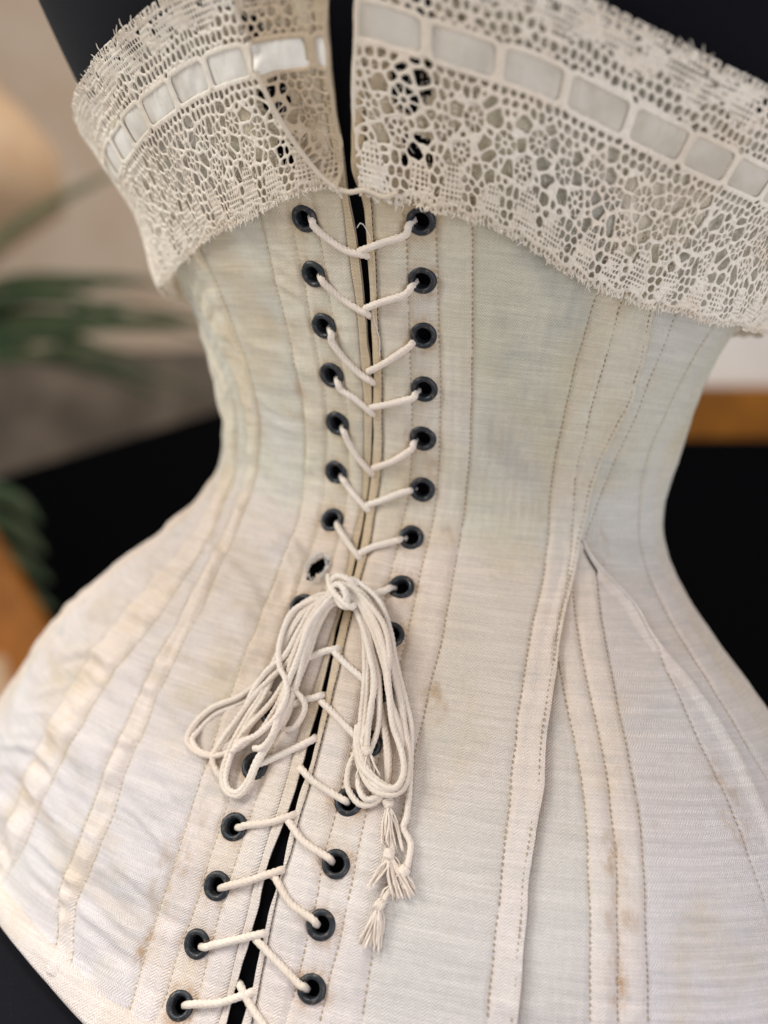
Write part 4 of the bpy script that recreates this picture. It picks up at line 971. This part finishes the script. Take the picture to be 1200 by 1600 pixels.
    for per, yy, sg, sd_ in ((3.1, -.75, 1, 40), (3.4, 61.2, -1, 44)):
        c = np.round(S / per); jit = noise2(c * 3.7, c * 0, sd_) * .7
        cx = c * per + jit; R0 = 1.0 + .25 * noise2(c * 1.9, c * 0 + 3, sd_)
        y0 = yy + (e0 if sg > 0 else 0) + .4 * noise2(c * 2.3, c * 0 + 7, sd_)
        d = np.hypot((S - cx), (T - y0) * .85)
        f = np.maximum(f, .40 - np.abs(d - R0))
    return f, solid

def fold_h(th, z):
    F = np.array(LACE_FOLD); R = .15 * 1000
    ax = F[:, 0] * R; az = F[:, 1]
    x = th * R; zz = z * 1000
    best = np.full(th.shape, 1e9); sgn = np.zeros(th.shape)
    for i in range(len(F) - 1):
        vx, vz = ax[i+1] - ax[i], az[i+1] - az[i]; L2 = vx * vx + vz * vz
        t = np.clip(((x - ax[i]) * vx + (zz - az[i]) * vz) / L2, 0, 1)
        px = x - ax[i] - t * vx; pz = zz - az[i] - t * vz; d = np.hypot(px, pz)
        m = d < best; best = np.where(m, d, best); sgn = np.where(m, np.sign(vx * pz - vz * px), sgn)
    return best, sgn

def lace_base(th, z, t, side):
    """height (mm) of the lace ground off the torso"""
    s = th * 150
    h = 2.3 + .75 * noise2(s / 13, t / 20, 50) + .9 * noise2(s / 30, t / 26, 51)
    foot = sstep(20, 0, t)
    wide = sstep(.62, 1.1, np.abs(th))
    h = h + foot * (1.3 + 1.3 * noise2(s / 11, t * 0, 52)) + (sstep(34, 2, t)) * wide * (7.0 if side < 0 else 8.5)
    h = h + .9 * sstep(52, 60, t) * (1 + noise2(s / 7, t * 0, 53))
    if side < 0:
        d, sg = fold_h(th, z)
        nearg = sstep(-.34, -.17, th)
        h = h + 3.6 * np.exp(-(d / 2.2) ** 2) * nearg - 1.3 * sstep(0, 5, d) * (sg > 0) * nearg
    return h

def lace_theta(s, side):
    bars = BAR_R if side > 0 else BAR_L
    return np.interp(s, CELL * np.arange(len(bars)) - (0 if side > 0 else 0), bars)

trim_side = {-1: 'lace trim left of the centre gap, creased beside it', 1: 'lace trim right of the centre gap'}
RES = .34
for side in (-1, 1):
    bars = BAR_R if side > 0 else BAR_L
    smax = CELL * (len(bars) - 1)
    s = np.arange(2.0 if side < 0 else 0.0, smax, RES); t = np.arange(-2.4, 62.8, RES)
    S, T = np.meshgrid(s, t, indexing='ij')
    f, solid = lace_field(S, T, *lace_sites(side, smax))
    # end of the lace at the centre gap: a turned, corded edge
    def place(S, T):
        th = lace_theta(S, side)
        ZRx = lz(ZRR if side > 0 else ZRL, th); ZBx = lz(ZBg, th)
        up = (ZRx - ZBx) / 41.0
        z = ZBx + T * np.where(T < 41, up, up * 0 + .00098) + np.where(T >= 41, 41 * (up - .00098), 0)
        if side > 0: z = ZBx + np.where(T < 41, T * up, 41 * up + (T - 41) * .00098)
        k_ = 'R0' if side > 0 else 'L0'
        edge = np.interp(z, Z, C[k_][0])
        return th, z, edge
    th, z, edge = place(S, T)
    if side > 0: end = (th - edge - .001) * 155
    else: end = (edge + .001 - th) * 155
    end = end + .5 * noise2(T / 4, T * 0, 60)
    f = np.maximum(f, .7 - np.abs(end - .7)); f = np.minimum(f, end)
    f = np.where((T < -1.9) | (T > 62.4), -1, f)
    # snap the outline onto the threads' edge
    gs, gt = np.gradient(f, RES)
    g2 = gs * gs + gt * gt + 1e-4
    nb = np.zeros(f.shape, bool); ins = f > 0
    for dx in (-1, 0, 1):
        for dy in (-1, 0, 1):
            nb |= np.roll(np.roll(ins, dx, 0), dy, 1)
    out = (~ins) & nb
    mv = np.where(out, -f / g2, 0)
    ds = np.clip(mv * gs, -RES * .95, RES * .95); dt = np.clip(mv * gt, -RES * .95, RES * .95)
    S2, T2 = S + ds, T + dt
    th, z, _ = place(S2, T2)
    fc = np.clip(f, 0, None)
    hth = .50 * np.sqrt(np.clip(1 - (1 - np.clip(fc / .5, 0, 1)) ** 2, 0, 1))
    rib = .5 + .5 * np.sin(2 * math.pi * (S2 + .15 * T2) / 1.25); rib2 = .5 + .5 * np.sin(2 * math.pi * T2 / 1.2)
    hth = hth - solid * (.42 * np.minimum(rib, rib2) + .12 * rib) * np.clip(fc / .4, 0, 1)
    hth = hth + .07 * np.sin(2 * math.pi * (S2 + T2) / .95) * np.clip(fc / .3, 0, 1) + .09 * noise2(S2 / .8, T2 / .8, 61) * np.clip(fc / .3, 0, 1)
    hb = lace_base(th, z, T2, side)
    q = ins[:-1, :-1].astype(int) + ins[1:, :-1] + ins[:-1, 1:] + ins[1:, 1:]
    mask = q >= 1
    tan = np.clip(.02 + .25 * noise2(S / 30, T / 20, 62), 0, .3)
    d_, sg_ = fold_h(th, z)
    tan = tan + (.6 * sstep(-.30, -.12, th) * (sg_ > 0) if side < 0 else .3 * sstep(.10, .0, th))
    tan = tan + .35 * sstep(1.8, .2, np.abs(T2)) * .6
    tan = np.clip(tan, 0, .75)
    top = offs(th, z, (hb + hth) / 1000)
    bot = offs(th, z, (hb - .25 * hth) / 1000)
    n0, m0 = S.shape
    F = grid_faces(n0, m0, mask)
    if side > 0: F = F[:, ::-1]
    V = np.concatenate([top.reshape(-1, 3), bot.reshape(-1, 3)])
    FF = np.concatenate([F, F[:, ::-1] + n0 * m0])
    tt = np.concatenate([tan.ravel(), tan.ravel()])
    V, FF, tt = compact(V, FF, tt)
    trim = link('lace_trim', mesh_arrays('lace_trim', V, FF, None, {'tan': tt}), M['lace'], corset)
    trim['label'] = trim_side[side]
    # ribbon threaded behind the ladder bars
    s = np.arange(0 if side > 0 else 2, smax, .6); v = np.linspace(-4.7, 4.7, 15)
    S, Vv = np.meshgrid(s, v, indexing='ij')
    T = 41 + Vv
    th, z, edge = place(S, T)
    lc = (S / CELL) - np.floor(S / CELL)
    bulge = np.sin(np.clip(lc, 0, 1) * math.pi) ** .6
    h = lace_base(th, z, T, side) - .55 + .75 * bulge * (1 - (Vv / 5.4) ** 4) + .38 * noise2(S / 4, Vv / 5, 70) * bulge + .16 * noise2(S / 1.6, Vv / 7, 71)
    h = h - .18 * np.abs(np.sin(S / 3 + Vv * .3)) * (1 - bulge)
    end = (th - edge) * side
    okk = (end[:-1, :-1] > .004)
    if side < 0: okk = (edge - th)[:-1, :-1] > .004
    V1 = offs(th, z, h / 1000); V2 = offs(th, z, (h - .25) / 1000)
    n0, m0 = S.shape; F = grid_faces(n0, m0, okk)
    if side > 0: F = F[:, ::-1]
    V = np.concatenate([V1.reshape(-1, 3), V2.reshape(-1, 3)])
    uv = np.stack([S / 1000, Vv / 1000], -1).reshape(-1, 2)
    V, F, uv = compact(V, np.concatenate([F, F[:, ::-1] + n0 * m0]), np.concatenate([uv, uv]))
    rb = link('ribbon', mesh_arrays('ribbon', V, F, uv), M['ribbon' if side < 0 else 'ribbon_right'], trim)
    rb['label'] = 'pale satin ribbon threaded through the lace'
    # loose fibres and picot threads along the head and foot
    P_ = []
    for i in range(620):
        ss = random.uniform(4, CELL * 8); foot = random.random() < .5
        tt0 = random.uniform(-.6, .6) if foot else 60.2 + random.uniform(-1, .5)
        L = random.uniform(.8, 2.2) * (1 if random.random() < .88 else 1.8)
        a = random.uniform(-.9, .9); dx, dy = math.sin(a) * L, (-1 if foot else 1) * math.cos(a) * L
        pts = []
        for k_ in range(4):
            u = k_ / 3
            sx = ss + dx * u + .5 * math.sin(u * 5 + i); tx = tt0 + dy * u
            th1, z1, e1 = place(np.array([sx]), np.array([tx]))
            th1 = np.maximum(th1, e1 + .005) if side > 0 else np.minimum(th1, e1 - .005)
            hb1 = lace_base(th1, z1, np.array([tx]), side)[0]
            pts.append(offs(th1, z1, np.array([(hb1 + .3 + u * random.uniform(-.5, 1.0)) / 1000]))[0])
        P_.append(pts)
    o = thread_bundle('loose_threads', P_, M['lace'], trim, .00021, 5); o['kind'] = 'stuff'
    # fine fuzz standing on the lace threads
    P_ = []
    for i in range(1500):
        sx0 = random.uniform(3, CELL * 8.5); tx0 = random.uniform(0, 60); a = random.uniform(0, 6.3); L = random.uniform(.8, 2.6)
        sx = sx0 + np.array([0, .4, .75, 1.]) * L * math.cos(a); tx = tx0 + np.array([0, .3, .8, .9]) * L * math.sin(a)
        if random.random() < .9 and 36 < tx0 < 46: continue
        th1, z1, e1 = place(sx, tx)
        if ((th1 - e1) * side).min() < .006: continue
        hb1 = lace_base(th1, z1, tx, side)
        P_.append(offs(th1, z1, (hb1 + np.array([.3, .6, .75, random.uniform(.4, 1.1)])) / 1000))
    o = thread_bundle('lace_fuzz', P_, M['lace'], trim, .00009, 4); o['kind'] = 'stuff'

# thick gathering thread lying along the crease of the left lace, and its peach knot by the gap
cord('gathering_thread', path(LACE_FOLD) , M['lace'], corset, .0008, tone=.45)

# ------------------------------------------------------------ dress form
form = tag(empty('dress_form', (0, 0, 0)), 'black velvet dress form inside the corset, its upper torso bare at the top corners', 'dress form')
th = np.linspace(-math.pi, math.pi, 181); zz = np.r_[np.linspace(-.30, .255, 120)]
T, ZZ = np.meshgrid(th, zz, indexing='xy')
P = offs(T, ZZ, T * 0 - .0048)
P[:, -1] = P[:, 0]
rows = [P]
c0 = P[-1].mean(0)
for sh, up in ((.97, .012), (.88, .026), (.72, .038), (.5, .047), (.33, .055), (.28, .075), (.27, .11)):
    r_ = c0 + (P[-1] - c0) * np.array([sh, sh, 1]); r_[:, 2] = zz[-1] + up
    rows.append(r_[None])
low = c0 * 0 + P[0].mean(0); lowr = low + (P[0] - low) * np.array([.86, .86, 1]); lowr[:, 2] -= .03
lowc = low + (P[0] - low) * .02; lowc[:, 2] -= .03
A = np.concatenate([lowc[None], lowr[None]] + rows, 0)
F = grid_faces(A.shape[0], A.shape[1])
link('torso', mesh_arrays('torso', A.reshape(-1, 3), F), M['velvet'], form)
n_ = 24; aa = np.linspace(0, 2 * math.pi, n_ + 1)
X = np.stack([np.stack([low[0] + .016 * np.cos(aa), low[1] + .016 * np.sin(aa), aa * 0 + zv], -1) for zv in (-.33, -.52)], 0)
link('pole', mesh_arrays('pole', X.reshape(-1, 3), grid_faces(2, n_ + 1)[:, ::-1]), M['velvet'], form)

# ------------------------------------------------------------ background (far out of focus)
def bevel_box(name, corners_lo, corners_hi, mat, parent=None, bev=.006):
    """box between two 4-point rings"""
    V = np.array(list(corners_lo) + list(corners_hi)); F = [(3, 2, 1, 0), (4, 5, 6, 7)] + [(i, (i + 1) % 4, 4 + (i + 1) % 4, 4 + i) for i in range(4)]
    me = bpy.data.meshes.new(name); me.from_pydata([tuple(v) for v in V], [], F); me.update()
    o = link(name, me, mat, parent)
    b_ = o.modifiers.new('bevel', 'BEVEL'); b_.width = bev; b_.segments = 3
    return o


M['wall'] = plain('wall_paint', (.66, .54, .42), (.60, .46, .34), 2)
M['brown'] = plain('dull_brown_wood', (.20, .155, .115), (.12, .095, .07), 5, .5)
M['orange'] = plain('orange_brown_wood', (.36, .13, .022), (.24, .085, .015), 7, .45)
M['amber'] = plain('amber_wood', (.33, .12, .006), (.22, .075, .004), 7, .45)
M['peach'] = plain('peach_glaze', (.64, .46, .30), (.60, .40, .24), 9, .5)
M['mauve'] = plain('mauve_card', (.36, .30, .27), (.30, .25, .22), 5)
M['white'] = plain('white_paint', (.78, .76, .72), (.72, .70, .68), 5, .6)
M['leaf'] = plain('leaf_green', (.025, .05, .016), (.06, .075, .03), 20, .5)
M['stem'] = plain('pale_leaf_green', (.17, .17, .085), (.11, .12, .06), 20, .5)
tag(bevel_box('wall', [[-8.624, 3.476, -3], [4.608, 8.048, -3], [4.608, 8.048, 4.8], [-8.624, 3.476, 4.8]], [[-8.657, 3.571, -3], [4.575, 8.143, -3], [4.575, 8.143, 4.8], [-8.657, 3.571, 4.8]], M['wall']), kind='structure')
tag(bevel_box('black_screen', [[-2.488, 1.511, -0.651], [-0.667, 2.264, 0.196], [-0.166, 1.971, -2.993], [-2.082, 1.274, -3.23]], [[-2.531, 1.635, -0.669], [-0.71, 2.388, 0.178], [-0.209, 2.095, -3.011], [-2.125, 1.398, -3.248]], M['drape'], None, 0.006), 'black out-of-focus panel with a slanting top edge, left of the waist', 'screen')
tag(bevel_box('black_display_plinth', [[-0.375, 2.095, -0.043], [1.01, 2.599, 0.129], [1.432, 2.353, -2.553], [0.047, 1.849, -2.724]], [[-0.624, 2.816, -0.148], [0.761, 3.32, 0.024], [1.183, 3.074, -2.658], [-0.202, 2.57, -2.829]], M['drape'], None, 0.006), 'black out-of-focus plinth with a level top, right of the waist', 'plinth')
tag(bevel_box('wooden_ledge', [[-0.6, 3.095, 0.094], [1.326, 3.797, 0.347], [1.384, 3.763, -0.023], [-0.544, 3.062, -0.262]], [[-0.814, 3.713, 0.004], [1.112, 4.415, 0.257], [1.17, 4.381, -0.113], [-0.758, 3.68, -0.352]], M['amber'], None, 0.006), 'blurred amber wooden ledge above the black plinth at the right edge', 'ledge')
tag(bevel_box('white_box', [[-0.574, 3.489, 0.804], [1.31, 4.174, 1.038], [1.417, 4.112, 0.358], [-0.467, 3.427, 0.124]], [[-0.788, 4.107, 0.714], [1.096, 4.792, 0.948], [1.203, 4.73, 0.268], [-0.681, 4.045, 0.034]], M['white'], None, 0.006), 'blurred white box resting over the amber ledge at the right edge', 'box')
tag(bevel_box('orange_slat', [[-1.594, 1.176, -0.236], [-1.464, 1.223, -0.22], [-1.039, 1.29, -0.768], [-1.176, 1.24, -0.785]], [[-1.615, 1.238, -0.245], [-1.485, 1.285, -0.229], [-1.06, 1.352, -0.777], [-1.197, 1.302, -0.794]], M['orange'], None, 0.006), 'blurred orange brown wooden slat leaning at the left edge below the waist', 'slat')
tag(bevel_box('peach_block', [[-1.581, 1.072, -0.656], [-1.256, 1.19, -0.616], [-1.129, 1.194, -0.888], [-1.537, 1.046, -0.938]], [[-1.602, 1.134, -0.665], [-1.277, 1.252, -0.625], [-1.15, 1.256, -0.897], [-1.558, 1.108, -0.947]], M['peach'], None, 0.006), 'blurred peach coloured block behind the left hip', 'block')
tag(bevel_box('brown_table', [[-4.831, 2.395, -0.316], [-1.378, 3.668, 0.227], [-1.172, 3.548, -1.082], [-4.643, 2.285, -1.512]], [[-5.187, 3.425, -0.466], [-1.734, 4.698, 0.077], [-1.528, 4.578, -1.232], [-4.999, 3.315, -1.662]], M['brown'], None, 0.006), 'blurred dull brown table edge behind the green plant', 'table')

def lathe(name, prof, loc, mat, parent=None, n=36):
    a = np.linspace(0, 2 * math.pi, n + 1)
    X = np.stack([np.stack([loc[0] + r * np.cos(a), loc[1] + r * np.sin(a), a * 0 + loc[2] + z], -1) for r, z in prof], 0)
    return link(name, mesh_arrays(name, X.reshape(-1, 3), grid_faces(len(prof), n + 1)), mat, parent)
tag(lathe('peach_vase', [(r * 2.6, z * 2.9) for r, z in ((0, -.13), (.06, -.13), (.10, -.08), (.185, -.01), (.17, .07), (.11, .12), (.07, .14), (.075, .155), (.065, .155), (.055, .13))], [-2.986, 2.7, 0.623], M['peach']), 'blurred peach orange rounded vase at the upper left edge', 'vase')
plant = tag(empty('potted_plant', [-2.275, 1.891, -0.16]), 'blurred dark green plant with long arching leaves, left of the lace', 'plant')
def leaf(pts, wdt, mat):
    P = catmull(np.array(pts), .013); n = len(P)
    T = np.gradient(P, axis=0); T /= np.linalg.norm(T, axis=1, keepdims=True)
    s = np.cross(T, np.array([-.3, .9, -.1])); s /= np.linalg.norm(s, axis=1, keepdims=True)
    u = np.linspace(0, 1, n); wd = wdt * (np.sin(np.clip(u * .97 + .02, 0, 1) * math.pi) ** .6)
    nn = np.cross(s, T)
    X = np.stack([P + s * wd[:, None] * k_ + nn * (abs(k_) * wdt * .35) for k_ in (-1, -.5, 0, .5, 1)], 1)
    Y = X - nn[:, None] * .0026
    V = np.concatenate([X.reshape(-1, 3), Y.reshape(-1, 3)])
    F = grid_faces(n, 5); F = np.concatenate([F, F[:, ::-1] + n * 5])
    link('leaf', mesh_arrays('leaf', V, F), mat, plant)
leaf([[-2.221, 1.81, -0.041], [-2.019, 1.877, 0.264], [-1.851, 1.936, 0.431], [-1.631, 2.01, 0.579]], 0.0200, M['stem'])
leaf([[-2.208, 1.773, -0.019], [-1.967, 1.881, 0.151], [-1.794, 1.946, 0.188], [-1.674, 1.984, 0.164]], 0.0174, M['leaf'])
leaf([[-2.216, 1.786, -0.126], [-1.965, 1.891, -0.001], [-1.621, 2.012, 0.016], [-1.359, 2.095, -0.034]], 0.0160, M['leaf'])
leaf([[-2.46, 2.02, -0.219], [-2.222, 2.16, 0.177], [-2.031, 2.235, 0.241], [-1.9, 2.28, 0.237]], 0.0219, M['leaf'])
leaf([[-2.355, 1.92, -0.184], [-2.1, 2.038, 0.023], [-1.894, 2.117, 0.076], [-1.748, 2.165, 0.062]], 0.0224, M['leaf'])
leaf([[-2.38, 1.94, -0.132], [-2.111, 2.052, 0.004], [-1.925, 2.119, 0.018], [-1.795, 2.156, -0.034]], 0.0150, M['leaf'])
leaf([[-2.449, 2.005, -0.147], [-2.19, 2.131, 0.102], [-1.992, 2.195, 0.076], [-1.85, 2.231, -0.017]], 0.0163, M['leaf'])
leaf([[-2.444, 2.0, -0.137], [-2.167, 2.115, -0.005], [-1.847, 2.225, -0.009], [-1.605, 2.297, -0.083]], 0.0176, M['leaf'])
leaf([[-2.236, 1.809, -0.191], [-2.003, 1.927, 0.071], [-1.753, 2.025, 0.145], [-1.571, 2.089, 0.155]], 0.0135, M['leaf'])
leaf([[-2.332, 1.894, -0.12], [-2.098, 2.021, 0.201], [-1.789, 2.138, 0.269], [-1.559, 2.218, 0.27]], 0.0168, M['leaf'])
leaf([[-2.206, 1.777, -0.146], [-1.956, 1.883, -0.018], [-1.76, 1.956, 0.02], [-1.621, 2.0, -0.004]], 0.0160, M['leaf'])
leaf([[-2.324, 1.893, -0.222], [-2.094, 2.023, 0.128], [-1.754, 2.151, 0.196], [-1.498, 2.239, 0.195]], 0.0141, M['leaf'])
leaf([[-2.37, 1.926, -0.066], [-2.124, 2.05, 0.199], [-1.901, 2.127, 0.198], [-1.74, 2.173, 0.132]], 0.0166, M['leaf'])
leaf([[-2.374, 1.94, -0.226], [-2.146, 2.077, 0.173], [-1.877, 2.184, 0.266], [-1.68, 2.256, 0.291]], 0.0235, M['leaf'])
leaf([[-2.225, 1.8, -0.225], [-1.993, 1.919, 0.04], [-1.621, 2.063, 0.146], [-1.339, 2.166, 0.184]], 0.0215, M['leaf'])
leaf([[-2.441, 1.994, -0.084], [-2.177, 2.115, 0.117], [-1.768, 2.262, 0.157], [-1.455, 2.366, 0.125]], 0.0151, M['leaf'])
leaf([[-2.492, 2.043, -0.096], [-2.222, 2.166, 0.11], [-2.02, 2.242, 0.154], [-1.878, 2.288, 0.13]], 0.0131, M['leaf'])
leaf([[-2.276, 1.839, -0.073], [-2.042, 1.96, 0.198], [-1.841, 2.028, 0.194], [-1.697, 2.068, 0.126]], 0.0141, M['leaf'])
leaf([[-2.174, 1.74, -0.016], [-1.91, 1.832, -0.013], [-1.67, 1.924, 0.053], [-1.495, 1.985, 0.057]], 0.0149, M['leaf'])
leaf([[-2.324, 1.884, -0.066], [-2.06, 1.992, 0.053], [-1.874, 2.068, 0.135], [-1.745, 2.116, 0.152]], 0.0240, M['leaf'])
leaf([[-2.267, 1.84, -0.235], [-2.054, 1.975, 0.181], [-1.765, 2.076, 0.188], [-1.55, 2.142, 0.13]], 0.0183, M['leaf'])
leaf([[-2.299, 1.86, -0.065], [-2.054, 1.977, 0.153], [-1.807, 2.075, 0.243], [-1.627, 2.14, 0.266]], 0.0228, M['leaf'])
leaf([[-2.238, 1.803, -0.06], [-1.978, 1.904, 0.019], [-1.717, 2.008, 0.109], [-1.525, 2.078, 0.135]], 0.0153, M['leaf'])
leaf([[-1.81, 1.452, -0.245], [-1.662, 1.494, -0.307], [-1.534, 1.534, -0.34], [-1.464, 1.55, -0.396]], 0.0260, M['leaf'])
leaf([[-1.799, 1.446, -0.316], [-1.651, 1.488, -0.378], [-1.523, 1.527, -0.411], [-1.441, 1.547, -0.466]], 0.0260, M['leaf'])
leaf([[-1.788, 1.439, -0.387], [-1.64, 1.481, -0.45], [-1.512, 1.52, -0.483], [-1.417, 1.545, -0.536]], 0.0260, M['leaf'])
leaf([[-1.776, 1.432, -0.459], [-1.628, 1.474, -0.521], [-1.5, 1.514, -0.554], [-1.394, 1.543, -0.606]], 0.0260, M['leaf'])
P_ = [np.array(p) for p in ([-2.128, 1.806, -1.095], [-2.22, 1.859, -0.51], [-2.285, 1.858, -0.045])]
link('stem', mesh_arrays('stem', *cord_arrays(catmull(P_, .02), .018, 8, .5, 0)), M['stem'], plant)
